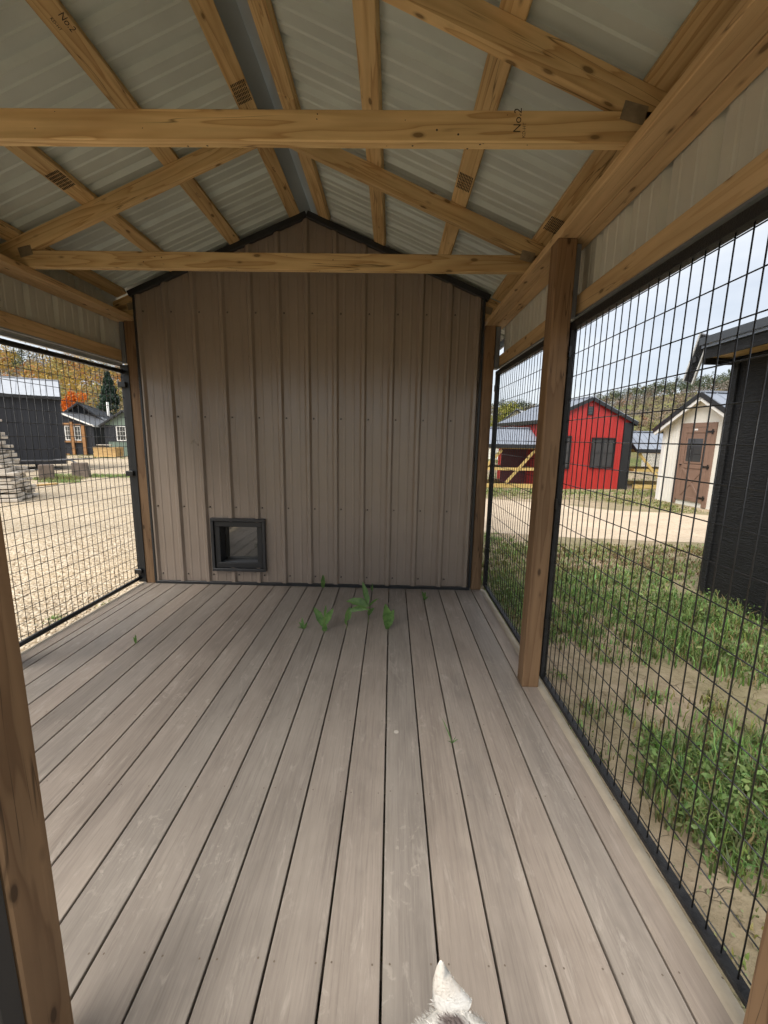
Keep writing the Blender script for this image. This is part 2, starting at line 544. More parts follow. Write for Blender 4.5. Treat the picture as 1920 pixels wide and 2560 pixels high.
def prism(name, outline, y0, y1, mat, parent=None, M=None, kind=None):
    """outline in local XZ, extruded along Y"""
    n = len(outline)
    vs = [(x, y0, z) for x, z in outline] + [(x, y1, z) for x, z in outline]
    fs = [tuple(range(n)), tuple(range(2 * n - 1, n - 1, -1))] + [(i, i + n, (i + 1) % n + n, (i + 1) % n) for i in range(n)]
    return from_py(name, vs, fs, mat, parent, M, kind=kind)
def tube(bm, a, b, r, seg=6):
    F, L = frame(a, b, (0.31, 0.17, 0.93) if abs((Vector(b) - Vector(a)).normalized().z) < 0.9 else (1, 0, 0))
    ring = []
    for x in (0, L):
        ring.append([bm.verts.new(F @ Vector((x, r * math.cos(2 * math.pi * i / seg), r * math.sin(2 * math.pi * i / seg)))) for i in range(seg)])
    for i in range(seg):
        j = (i + 1) % seg
        bm.faces.new((ring[0][i], ring[0][j], ring[1][j], ring[1][i]))
    bm.faces.new(ring[0][::-1]); bm.faces.new(ring[1])
def tube_obj(name, a, b, r, mat, parent=None, M=None, seg=8, smooth=True):
    bm = bmesh.new(); tube(bm, a, b, r, seg)
    return from_bm(name, bm, mat, parent, M, smooth)
def rib_profile(u0, u1, phase, h=0.022, minor=0.003, pitch=0.2286):
    """list of (u, offset) of a ribbed metal sheet; a major rib stands at phase + k*pitch"""
    pts = []
    k0 = int(math.floor((u0 - phase) / pitch)) - 1
    k1 = int(math.ceil((u1 - phase) / pitch)) + 1
    for k in range(k0, k1 + 1):
        c = phase + k * pitch
        pts += [(c - 0.029, 0), (c - 0.012, h), (c + 0.012, h), (c + 0.029, 0)]
        for d in (0.0762, 0.1524):
            pts += [(c + d - 0.011, 0), (c + d - 0.005, minor), (c + d + 0.005, minor), (c + d + 0.011, 0)]
    def at(u):
        for (a, ha), (b, hb) in zip(pts, pts[1:]):
            if a <= u <= b:
                return ha + (hb - ha) * (u - a) / max(1e-9, b - a)
        return 0
    return [(u0, at(u0))] + [q for q in pts if u0 < q[0] < u1] + [(u1, at(u1))]
def ribbed(name, prof, pos, mat, parent, M=None, ends=(0, 1)):
    """pos(u, off, t) gives the point; t=0 bottom, 1 top"""
    vs = []; fs = []
    for u, o in prof:
        vs.append(pos(u, o, 0)); vs.append(pos(u, o, 1))
    for i in range(len(prof) - 1):
        fs.append((2 * i, 2 * i + 2, 2 * i + 3, 2 * i + 1))
    return from_py(name, vs, fs, mat, parent, M)

_SLOT = {}
def text_mesh(txt, size):
    cu = bpy.data.curves.new('stamp_text', 'FONT')
    cu.body = txt
    cu.size = size
    o = bpy.data.objects.new('stamp_text', cu)
    COL.objects.link(o)
    bpy.context.view_layer.update()
    me = bpy.data.meshes.new_from_object(o.evaluated_get(bpy.context.evaluated_depsgraph_get()))
    bpy.data.objects.remove(o); bpy.data.curves.remove(cu)
    me.materials.clear(); me.materials.append(MAT['ink'])
    return me
def stamp(txt, size, parent, M):
    o = bpy.data.objects.new('grade_stamp', text_mesh(txt, size))
    return link(o, parent, M)

# ================================================================== SETTING: terrain
GZ = -0.20
CX, CY = 0.689, -3.567
def sstep(a, b, x):
    t = max(0.0, min(1.0, (x - a) / (b - a)))
    return t * t * (3 - 2 * t)
def crest(az):
    """hill height above the yard, by azimuth in degrees"""
    if az < -10:
        return 17.5 + 1.6 * math.sin(az * 0.21)
    if az < 12:
        return 17.5 + (15.5 - 17.5) * (az + 10) / 22.0
    return 15.5 + 11.5 * sstep(20, 36, az) + 0.8 * math.sin(az * 0.5)
def hill_r(az):
    t = sstep(-15, 15, az)
    return 48 + 62 * t, 165 + 95 * t          # foot and crest distance
def ground_z(x, y):
    dx, dy = x - CX, y - CY
    r = math.hypot(dx, dy)
    if r < 20:
        return GZ
    az = math.degrees(math.atan2(dx, dy))
    r0, r1 = hill_r(az)
    back = sstep(95, 130, abs(az))
    h = crest(az) * (1 - 0.8 * back) * sstep(r0, r1, r)
    h += (mnoise.noise(Vector((x * 0.02, y * 0.02, 3.1))) * 1.6) * sstep(r0, r1, r)
    return GZ + h
def build_ground():
    rs = [0, 3, 8, 15, 22, 30, 38, 48, 56, 66, 78, 92, 108, 126, 146, 168, 192, 220, 250, 285, 330, 420, 600, 1000, 2200]
    na = 144
    vs = [(CX, CY, GZ)]; fs = []
    for r in rs[1:]:
        for i in range(na):
            a = 2 * math.pi * i / na
            x = CX + r * math.sin(a); y = CY + r * math.cos(a)
            vs.append((x, y, ground_z(x, y)))
    for i in range(na):
        fs.append((0, 1 + (i + 1) % na, 1 + i))
    for k in range(len(rs) - 2):
        o0 = 1 + k * na; o1 = o0 + na
        for i in range(na):
            j = (i + 1) % na
            fs.append((o0 + i, o0 + j, o1 + j, o1 + i))
    o = from_py('ground', vs, fs, None, None, None, True, 'structure')
    o.data.materials.append(MAT['dirt']); o.data.materials.append(MAT['meadow'])
    for p in o.data.polygons:
        c = p.center
        if math.hypot(c.x - CX, c.y - CY) > 32:
            p.material_index = 1
    o['label'] = 'bare earth ground rising to the wooded autumn hills'
build_ground()

def sheet(name, outline, z, mat, label, jitter=0.12, step=0.25):
    rnd = random.Random(name)
    pts = []
    for (a, b) in zip(outline, outline[1:] + outline[:1]):
        a = Vector(a); b = Vector(b)
        n = max(1, int((b - a).length / step))
        for i in range(n):
            q = a + (b - a) * i / n
            j = jitter * mnoise.noise(Vector((q.x * 0.9, q.y * 0.9, 7.7))) * 2 + rnd.uniform(-jitter, jitter) * 0.35
            pts.append((q.x + j, q.y - j, z))
    bm = bmesh.new()
    bm.faces.new([bm.verts.new(p) for p in pts])
    bmesh.ops.triangulate(bm, faces=bm.faces[:])
    o = from_bm(name, bm, mat, None, None, kind='structure')
    o['label'] = label
    return o
sheet('gravel_yard', [(-1.15, -6), (-1.15, 5.5), (-3.2, 14), (-5, 40), (-48, 40), (-40, 10), (-22, -6)], GZ + 0.004, 'gravel', 'pale gravel yard beside the run')
sheet('gravel_lane', [(-1.0, 3.9), (1.6, 3.35), (3.45, 3.0), (5.5, 2.75), (9, 2.3), (30, 0.5), (30, 3.6), (9.0, 4.9), (7.4, 5.4), (5.6, 5.9), (4.5, 6.9), (1.0, 7.8), (-1.0, 8.2)], GZ + 0.004, 'lane', 'pale fine gravel lane in front of the sheds')

# ================================================================== KENNEL WALL at the back of the run
kw = thing('kennel_wall', (0, 0, 0), 'tan ribbed metal kennel wall with black trim at the back of the deck', 'wall')
HW = 1.389
def wall_top(x):
    return 2.975 - 0.4086 * abs(x)
cuts = [-HW, -1.04, -0.1256, 0.7888, HW]
OX0, OX1, OZ0, OZ1 = -0.835, -0.442, 0.172, 0.564          # opening for the pet door
for a, b in zip(cuts, cuts[1:]):
    prof = rib_profile(a, b, -1.157)
    def off_at(u):
        for (p, hp), (q, hq) in zip(prof, prof[1:]):
            if p <= u <= q:
                return hp + (hq - hp) * (u - p) / max(1e-9, q - p)
    extra = [(u, off_at(u)) for u in (0.0, OX0, OX1) if a < u < b]
    prof = sorted(prof + extra, key=lambda q: q[0])
    vs = []; fs = []
    for (u0, h0), (u1, h1) in zip(prof, prof[1:]):
        if u1 - u0 < 1e-6:
            continue
        hole = OX0 - 1e-6 <= u0 and u1 <= OX1 + 1e-6
        for t, (z0, z1) in enumerate(((0.022, OZ0), (OZ1, None)) if hole else ((0.022, None),)):
            n0 = len(vs)
            vs += [(u0, -h0, z0), (u1, -h1, z0), (u1, -h1, z1 or wall_top(u1)), (u0, -h0, z1 or wall_top(u0))]
            fs.append((n0, n0 + 1, n0 + 2, n0 + 3))
    from_py('metal_panel', vs, fs, 'tan_metal', kw)
box('base_trim', (-HW - 0.014, -0.026, 0.0005), (HW + 0.014, 0.004, 0.0245), 'black_trim', kw, bev=0.002)
for s in (-1, 1):
    box('corner_trim', (min(s * HW, s * (HW + 0.019)), -0.028, 0.0245), (max(s * HW, s * (HW + 0.019)), 0.01, 2.43), 'black_trim', kw, bev=0.002)
    a = (s * (HW + 0.045), -0.012, wall_top(HW + 0.045) + 0.020); b = (0, -0.012, 2.975 + 0.020)
    F, L = frame(a, b, (0, 0, 1))
    box('rake_trim', (0, -0.024, -0.018), (L - 0.002, 0.03, 0.026), 'black_trim', kw, F, 0.002)
# screws on the wall (too small to pick apart)
bm = bmesh.new()
for z, skip in ((2.29, 0), (1.465, 0), (0.70, 0), (0.088, 1)):
    for k in range(13):
        x = -1.3856 + 0.2286 * k + 0.045
        if x > HW - 0.01 or z > wall_top(x) - 0.05:
            continue
        if -0.9 < x < -0.38 and 0.12 < z < 0.61:
            continue
        m = Matrix.Translation((x, -0.003, z))
        bmesh.ops.create_uvsphere(bm, u_segments=6, v_segments=4, radius=0.0080, matrix=m)
from_bm('screws', bm, 'wall_screw', kw, None, True, 'stuff')
# kennel body behind the wall
box('side_wall', (-1.50, 0.12, 0.0), (-1.47, 2.5, 2.30), 'tan_metal', kw)
box('side_wall', (1.47, 0.12, 0.0), (1.50, 2.5, 2.30), 'tan_metal', kw)
box('rear_wall', (-1.47, 2.47, 0.0), (1.47, 2.5, 2.30), 'tan_metal', kw)
box('floor_panel', (-1.47, 0.12, 0.0), (1.47, 2.47, 0.02), 'interior_floor', kw)
# pet door
pdr = part_empty('pet_door', kw, Matrix.Translation((-0.637, -0.02, 0.13)))
pdr['label'] = 'black framed square pet door with smoked clear flap'
def frame_ring(name, x0, x1, z0, z1, w, y0, y1, mat, parent, bev=0.003):
    bm = bmesh.new()
    bm_box(bm, (x0, y0, z0), (x1, y1, z0 + w), bev)
    bm_box(bm, (x0, y0, z1 - w), (x1, y1, z1), bev)
    bm_box(bm, (x0, y0 + 0.0004, z0 + w), (x0 + w, y1 - 0.0004, z1 - w), bev)
    bm_box(bm, (x1 - w, y0 + 0.0004, z0 + w), (x1, y1 - 0.0004, z1 - w), bev)
    return from_bm(name, bm, mat, parent)
frame_ring('outer_frame', -0.877, -0.400, 0.130, 0.606, 0.026, -0.040, -0.002, 'door_black', pdr)
frame_ring('inner_frame', -0.847, -0.430, 0.160, 0.576, 0.045, -0.024, 0.002, 'black_trim', pdr)
bm = bmesh.new()
bm_box(bm, (-0.822, 0.003, 0.185), (-0.802, 0.12, 0.551))
bm_box(bm, (-0.475, 0.003, 0.185), (-0.455, 0.12, 0.551))
bm_box(bm, (-0.802, 0.003, 0.531), (-0.475, 0.12, 0.551))
from_bm('tunnel', bm, 'black_trim', pdr)
box('tunnel_floor', (-0.802, 0.003, 0.187), (-0.475, 0.12, 0.207), 'dark_trim', pdr)
box('flap', (-0.798, 0.085, 0.212), (-0.479, 0.089, 0.528), 'flap', pdr)
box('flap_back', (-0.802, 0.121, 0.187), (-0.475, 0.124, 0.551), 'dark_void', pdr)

# ================================================================== DECK
deck = thing('deck', (0, 0, 0), None, None, None, 'structure')
deck['label'] = 'deck of long grey-brown composite boards with narrow dark gaps'
PIT = 0.1459; X0 = -1.3539; YF = -3.02; YB = 0.02
GAP = 0.0062
_dm = {}
def deck_board(x0, x1, name='deck_board', lip=0):
    """lip: -1 / 1 rounds the outer edge"""
    L = YB - YF
    w = x1 - x0
    key = (round(w, 4), lip)
    M = Matrix.Translation(((x0 + x1) / 2, YF, -0.0125)) @ Matrix.Rotation(math.pi / 2, 4, 'Z')
    if key in _dm:
        o = bpy.data.objects.new(name, _dm[key])
        return link(o, deck, M)
    h = w / 2
    out = []
    if lip == 0:
        out = [(-h, -0.0125), (h, -0.0125), (h, 0.0095), (h - 0.0012, 0.0118), (h - 0.003, 0.0125), (-h + 0.003, 0.0125), (-h + 0.0012, 0.0118), (-h, 0.0095)]
    else:
        # a curved nosing on the outer side
        nose = [(h, -0.030), (h, -0.012), (h - 0.004, -0.004), (h - 0.014, 0.003), (h - 0.030, 0.0088), (h - 0.046, 0.0119), (h - 0.056, 0.0125)]
        out = [(-h, -0.0125)] + [(h - 0.02, -0.030)] + nose + [(-h + 0.003, 0.0125), (-h, 0.0095)]
        if lip == 1:     # local +Y is world -X, so mirror for the right side
            out = [(-a, b) for a, b in out][::-1]
    n = len(out)
    vs = [(0, a, b) for a, b in out] + [(L, a, b) for a, b in out]
    fs = [tuple(range(n))[::-1], tuple(range(n, 2 * n))] + [(i, (i + 1) % n, (i + 1) % n + n, i + n) for i in range(n)]
    o = from_py(name, vs, fs, 'deck', deck, M)
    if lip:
        o.data.materials.append(MAT['pale_edge'])
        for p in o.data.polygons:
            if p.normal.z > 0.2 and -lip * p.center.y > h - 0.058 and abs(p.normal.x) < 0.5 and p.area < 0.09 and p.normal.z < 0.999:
                p.material_index = 1  # paler colour on the rounded faces of the outer nosing
    _dm[key] = o.data
    return o
for k in range(19):
    deck_board(X0 + PIT * k + GAP / 2, X0 + PIT * (k + 1) - GAP / 2)
deck_board(-1.419 + GAP / 2, X0 - GAP / 2)
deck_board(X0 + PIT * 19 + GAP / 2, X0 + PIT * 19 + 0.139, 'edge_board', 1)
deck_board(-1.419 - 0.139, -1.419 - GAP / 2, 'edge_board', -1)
ROWS = (-0.05, -0.41, -0.82, -1.38, -1.80, -2.20, -2.72)
bm = bmesh.new()
rnd = random.Random(5)
for y in ROWS:
    for k in range(-1, 20):
        for d in (0.022, PIT - 0.022):
            x = X0 + PIT * k + d
            m = Matrix.Translation((x + rnd.uniform(-.004, .004), y + rnd.uniform(-.006, .006), 0.0004))
            bmesh.ops.create_circle(bm, cap_ends=True, segments=6, radius=0.0028, matrix=m)
from_bm('deck_screws', bm, 'screw', deck, None, False, 'stuff')
for y in ROWS:
    box('joist', (-1.53, y - 0.019, -0.115), (1.53, y + 0.019, -0.026), 'dark_wood', deck)
for s in (-1, 1):
    box('rim_joist', (s * 1.535 - 0.019, -3.0, -0.19), (s * 1.535 + 0.019, 0.02, -0.032), 'dark_wood', deck)
box('front_rim', (-1.55, -3.045, -0.19), (1.55, -3.022, -0.001), 'deck', deck, bev=0.003)

# ================================================================== THE ROOFED RUN
run = thing('dog_run', (0, 0, 0), 'roofed timber dog run with pine trusses and ribbed metal roof over the deck', 'shelter')
XP = 1.4182
def post(x, y, z1, parent=run, name='post'):
    M = Matrix.Translation((x + 0.0445, y + 0.0445, 0.0)) @ Matrix.Rotation(-math.pi / 2, 4, 'Y')
    return box(name, (0.0005, -0.0445, -0.0445), (z1, 0.0445, 0.0445), 'post', parent, M, 0.004)
ZP = 2.214
post(XP, -1.492, ZP); post(-XP - 0.089, -1.492, ZP)
post(XP - 0.004, -0.012, ZP); post(-XP - 0.076, -0.022, ZP)
post(XP, -2.989, ZP); post(-XP - 0.089, -2.989, ZP)
jam = post(-0.0395, -2.989, ZP)
# steel angle trims against the posts of the right side and on the jamb
box('jamb_trim', (-0.062, -3.030, 0.0), (0.046, -2.992, ZP), 'black_trim', run, bev=0.002)
# headers: two flat boards side by side on the posts
for s in (-1, 1):
    board('header', (s * 1.4625, -3.03, 2.232), (s * 1.4625, 0.10, 2.232), 0.0886, 0.036, 'header_pine', run)
    board('header', (s * 1.5455, -3.03, 2.2315), (s * 1.5455, 0.10, 2.2315), 0.074, 0.037, 'header_pine', run)
    board('girt', (s * 1.5655, -3.03, 1.9475), (s * 1.5655, 0.05, 1.9475), 0.036, 0.089, 'header_pine', run)
    for y in (-1.41, 0.03, -2.95):
        box('furring_strip', (min(s * 1.509, s * 1.545), y - 0.035, 1.885), (max(s * 1.509, s * 1.545), y + 0.03, 2.208), 'grey_trim', run)
board('front_header', (-1.42, -2.945, 2.172), (1.42, -2.945, 2.172), 0.038, 0.085, 'header_pine', run)
# ribbed siding bands along both eaves
for s in (-1, 1):
    band = part_empty('siding_band', run, Matrix.Translation((s * 1.587, -1.5, 1.88)))
    for y0 in (-3.05, -2.1356, -1.2212, -0.3068):
        y1 = min(y0 + 0.9144, 0.09)
        prof = rib_profile(y0, y1, -2.9)
        off = 0.0012 if int((y0 + 3.1) / 0.9) % 2 else 0.0
        ribbed('siding_panel', prof, lambda u, o, t: (s * (1.5868 + o + off), u, 1.885 if t == 0 else 2.413), 'band_metal', band)
    box('drip_trim', (min(s * 1.584, s * 1.609), -3.05, 1.8640), (max(s * 1.584, s * 1.609), 0.09, 1.8845), 'grey_trim' if s > 0 else 'pale_roof', band)
    box('soffit_trim', (min(s * 1.549, s * 1.583), -3.05, 1.893), (max(s * 1.549, s * 1.583), 0.05, 1.9015), 'grey_trim' if s > 0 else 'pale_roof', band)
# unseen ribbed gable siding, added to darken the upper wall and its reflection
fg = part_empty('gable_light_block', run, Matrix.Translation((0, -3.06, 2.2)))
for a, b in ((-1.55, -0.62), (-0.62, 0.31), (0.31, 1.55)):
    prof = sorted(rib_profile(a, b, 0.0), key=lambda q: q[0])
    ribbed('siding_panel', prof, lambda u, o, t: (u, -3.055 - o, 2.13 if t == 0 else 3.03 - 0.413 * abs(u)), 'band_metal', fg)
# print on the inside of the left band: an illegible row of black characters
bm = bmesh.new()
rnd = random.Random(11)
z = 1.995
while z < 2.208:
    hgt = rnd.uniform(0.010, 0.020)
    for q in range(3):
        a = rnd.uniform(-0.010, 0.004); b = a + rnd.uniform(0.004, 0.012)
        c = z + rnd.uniform(0, hgt * 0.5); d = c + rnd.uniform(0.003, 0.008)
        bm.faces.new([bm.verts.new((-1.5855, -1.0385 + u, w)) for u, w in ((a, c), (b, c), (b, d), (a, d))])
    z += hgt + 0.007
from_bm('panel_print', bm, 'ink', run, None, False, 'stuff')

# roof: purlins, ribbed panels, ridge cap
TH = math.atan(0.413); CT, ST = math.cos(TH), math.sin(TH)
ZR = 3.02
roof = part_empty('roof', run, Matrix.Translation((0, 0, 2.4)))
RY0, RY1 = -3.32, 2.62
PURL = {1: (0.130, 0.560, 1.030, 1.495), -1: (0.090, 0.560, 1.040, 1.495)}
for s in (1, -1):
    nrm = Vector((s * ST, 0, CT))
    sl = Vector((s * CT, 0, -ST))
    for i, c in enumerate(PURL[s]):
        ctr = Vector((s * c, 0, ZR - 0.413 * c)) + nrm * 0.0195
        def pt(y, d=0.0):
            return (ctr.x + sl.x * d, y, ctr.z + sl.z * d)
        # purlins are spliced under the plates at Y = -1.19
        if i < 3:
            board('purlin', pt(RY0 + 0.04), pt(-1.1915), 0.089, 0.038, 'pine', roof, nrm)
            board('purlin', pt(-1.1885), pt(-0.012), 0.089, 0.038, 'pine', roof, nrm)
        else:
            board('purlin', pt(RY0 + 0.04, 0.0), pt(-0.012, 0.0), 0.089, 0.038, 'pine', roof, nrm)
        if (s, i) in ((-1, 0), (-1, 2), (1, 2), (1, 3)):
            P = Vector(pt(-1.19)) - nrm * 0.0202
            F, L = frame(P + Vector((0, -0.065, 0)), P + Vector((0, 0.065, 0)), nrm)
            bm = bmesh.new()
            for a in range(6):
                for b in range(9):
                    bm_box(bm, (0.004 + a * 0.0215, -0.036 + b * 0.0082, -0.0012), (0.019 + a * 0.0215, -0.0315 + b * 0.0082, 0.0006))
            from_bm('nail_plate', bm, 'nail_plate', roof, F)
    # panels
    y = RY0; k = 0
    while y < RY1 - 0.01:
        y1 = min(y + 0.9144, RY1)
        prof = rib_profile(y, y1, RY0 + 0.02, 0.022, 0.006)
        off = 0.0415 + (0.0012 if k % 2 else 0)
        x_in, x_out = 0.105, 1.80
        def pos(u, o, t):
            x = x_in if t == 0 else x_out
            P = Vector((s * x, u, ZR - 0.413 * x)) + nrm * (off + o)
            return P
        ribbed('roof_panel', prof, pos, 'roof_under', roof)
        y = y1; k += 1
    # ridge cap wing
for k, (a, b) in enumerate(((RY0, -1.34), (-1.37, RY1))):
    dz = 0.004 * k
    vs = []
    for y in (a, b):
        for x in (-0.175, -0.172, 0.0, 0.172, 0.175):
            vs.append((x, y, ZR - 0.413 * abs(x) + 0.085 + dz - (0.006 if abs(x) > 0.174 else 0)))
    from_py('ridge_cap', vs, [(i, i + 1, i + 6, i + 5) for i in range(4)], 'ridge_under', roof)
for s in (1, -1):
    P = Vector((s * 1.80, 0, ZR - 0.413 * 1.80 + 0.045))
    box('eave_trim', (min(s * 1.795, s * 1.812), RY0, P.z - 0.07), (max(s * 1.795, s * 1.812), RY1, P.z + 0.012), 'black_trim', roof)

# trusses
def truss(y, k):
    t = part_empty('truss', run, Matrix.Translation((0, y, 2.24)))
    bc = board('bottom_chord', (-1.545, y, 2.2955), (1.545, y, 2.2955), 0.038, 0.089, 'pine', t)
    zt = ZR - 0.002
    for s in (1, -1):
        # sloping chord cut plumb at the ridge and at the tail, in its own frame so that the grain follows it
        d = 0.089 / CT
        xo = 1.585
        F, L = frame((0, y, zt - d / 2), (s * xo, y, zt - 0.413 * xo - d / 2), (0, 0, 1))
        tn = 0.0445 * math.tan(TH)
        sh = -s * 0 + tn
        vs = []
        for yy in (-0.019, 0.019):
            vs += [(0 - sh, yy, -0.0445), (L - sh, yy, -0.0445), (L + sh, yy, 0.0445), (0 + sh, yy, 0.0445)]
        fs = [(3, 2, 1, 0), (4, 5, 6, 7), (0, 1, 5, 4), (1, 2, 6, 5), (2, 3, 7, 6), (3, 0, 4, 7)]
        o = from_py('top_chord', vs, fs, 'pine', t, F)
        for f in (-1, 1):
            yy = y + f * 0.0205
            Fp = Matrix.Translation((s * 1.43, yy, 2.333)) @ Matrix.Rotation(s * TH * 0.6, 4, 'Y')
            box('heel_plate', (-0.038, -0.0012, -0.026), (0.038, 0.0012, 0.026), 'nail_plate_grey', t, Fp)
        Fp = Matrix.Translation((0, y + 0.0, 2.955))
    bm = bmesh.new()
    rn_ = random.Random(70 + k)
    for q in range(26):
        xx = rn_.uniform(-1.35, 1.35)
        if q % 3:
            mm = Matrix.Translation((xx, y - 0.0194, rn_.uniform(2.262, 2.33))) @ Matrix.Rotation(math.pi / 2, 4, 'X')
        else:
            mm = Matrix.Translation((xx, y + rn_.uniform(-.014, .014), 2.2506)) @ Matrix.Rotation(math.pi, 4, 'X')
        bmesh.ops.create_circle(bm, cap_ends=True, segments=7, radius=rn_.choice((0.0016, 0.0022, 0.0035)), matrix=mm)
    from_bm('nail_heads', bm, 'ink', t, None, False, 'stuff')
    box('ridge_plate', (-0.06, y - 0.0212, 2.90), (0.06, y - 0.0192, 2.975), 'nail_plate_grey', t)
    return t, bc
TY = (-2.022, -0.972, 0.026, -2.985)
tr = [truss(y, i) for i, y in enumerate(TY)]
# grade stamps printed on the lumber
def stamp_on_tie(txt, size, x, z, rot):
    M = Matrix.Translation((x, -2.0417, z)) @ Matrix.Rotation(math.pi / 2, 4, 'X') @ Matrix.Rotation(rot, 4, 'Z')
    stamp(txt, size, tr[0][0], M)
stamp_on_tie('No.2', 0.034, 1.078, 2.276, math.pi / 2)
stamp_on_tie('KD-HT', 0.014, 1.094, 2.262, math.pi / 2)
def stamp_on_purlin(txt, size, s, x, y, rot):
    nrm = Vector((s * ST, 0, CT)); sl = Vector((s * CT, 0, -ST))
    P = Vector((s * x, y, ZR - 0.413 * x)) - nrm * 0.0006
    F = Matrix(((sl.x, 0, -nrm.x, P.x), (0, 1, 0, P.y), (sl.z, 0, -nrm.z, P.z), (0, 0, 0, 1)))
    if s > 0:
        F = Matrix(((-sl.x, 0, -nrm.x, P.x), (0, 1, 0, P.y), (-sl.z, 0, -nrm.z, P.z), (0, 0, 0, 1)))
    stamp(txt, size, roof, F @ Matrix.Rotation(rot, 4, 'Z'))
stamp_on_purlin('No.2', 0.034, -1, 0.545, -1.80, math.pi / 2)
stamp_on_purlin('KD-HT', 0.016, -1, 0.575, -1.80, math.pi / 2)
stamp_on_purlin('KD-HT', 0.018, -1, 0.10, -0.62, math.pi / 2)
stamp_on_purlin('KD-HT', 0.018, -1, 0.56, -0.70, math.pi / 2)

# ================================================================== WIRE FENCE PANELS
def wires(parent, x, y0, y1, z0, z1, sy, sz, r, yph, zph):
    meV = None; meH = None
    yy = yph
    while yy - sy > y0:
        yy -= sy
    k = 0
    rn = random.Random(int((y0 + 10) * 100))
    while yy < y1:
        if yy > y0 + 0.012:
            if meV is None:
                o = tube_obj('vertical_wire', (0, 0, 0), (0, 0, z1 - z0), r, 'black_steel', parent, Matrix.Translation((x, yy, z0)), 6); meV = o.data
            else:
                link(bpy.data.objects.new('vertical_wire', meV), parent, Matrix.Translation((x, yy + rn.uniform(-.0012, .0012), z0)) @ Matrix.Rotation(rn.uniform(-.0022, .0022), 4, 'X'))
        yy += sy
    zz = zph
    while zz - sz > z0:
        zz -= sz
    while zz < z1:
        if zz > z0 + 0.012:
            M = Matrix.Translation((x + 2 * r * (1 if x > 0 else -1), y0, zz))
            if meH is None:
                o = tube_obj('horizontal_wire', (0, 0, 0), (0, y1 - y0, 0), r, 'black_steel', parent, M, 6); meH = o.data
            else:
                link(bpy.data.objects.new('horizontal_wire', meH), parent, M)
        zz += sz
def fence_panel(x, y0, y1, label, name='wire_fence_panel'):
    t = thing(name, (x, (y0 + y1) / 2, 0), label, 'fence', 'black wire fence panels of the run')
    w = 0.016
    box('bottom_rail', (x - w, y0, 0.047), (x + w, y1, 0.064), 'black_coat', t, bev=0.003)
    box('top_rail', (x - w, y0, 1.829), (x + w, y1, 1.863), 'black_coat', t, bev=0.002)
    for y in (y0, y1 - 0.045):
        box('stile', (x - w + 0.001, y, 0.0645), (x + w - 0.001, y + 0.045, 1.8285), 'black_coat', t, bev=0.002)
    wires(t, x, y0 + 0.03, y1 - 0.03, 0.06, 1.832, 0.0510, 0.1016, 0.0020, -2.563, 1.005)
    for z in (0.35, 0.98, 1.70):
        box('clip', (x - 0.026, y1 - 0.075, z), (x - w - 0.001, y1 - 0.03, z + 0.05), 'black_steel', t)
    return t
XF = 1.534
fence_panel(XF, -2.96, -1.430, 'near black welded wire fence panel beside the weedy bare ground')
fence_panel(XF, -1.400, -0.015, 'far black welded wire fence panel between middle post and kennel wall')
fence_panel(-XF, -2.96, -1.46, 'black welded wire fence panel on the left beside the door jamb post')
XG = -1.535
gate = thing('wire_gate', (XG, -0.75, 0), 'black tube framed wire gate on the gravel side below the pine girt', 'gate')
gy0, gy1 = -1.43, -0.03
tube_obj('bottom_tube', (XG, gy0, 0.049), (XG, gy1, 0.049), 0.0165, 'black_steel', gate, seg=10)
tube_obj('top_tube', (XG, gy0, 1.817), (XG, gy1, 1.817), 0.0175, 'black_steel', gate, seg=10)
tube_obj('side_tube', (XG, gy0 + 0.0165, 0.066), (XG, gy0 + 0.0165, 1.80), 0.0165, 'black_steel', gate, seg=10)
box('hinge_stile', (XG - 0.018, -0.030, 0.012), (XG + 0.052, -0.024, 1.87), 'black_trim', gate, bev=0.002)
wires(gate, XG, gy0 + 0.02, gy1 + 0.005, 0.055, 1.81, 0.0520, 0.0802, 0.0019, -1.244, 0.486)
for z in (0.09, 0.96, 1.69):
    box('hinge', (XG - 0.035, -0.056, z), (XG + 0.03, -0.032, z + 0.045), 'black_steel', gate, bev=0.004)

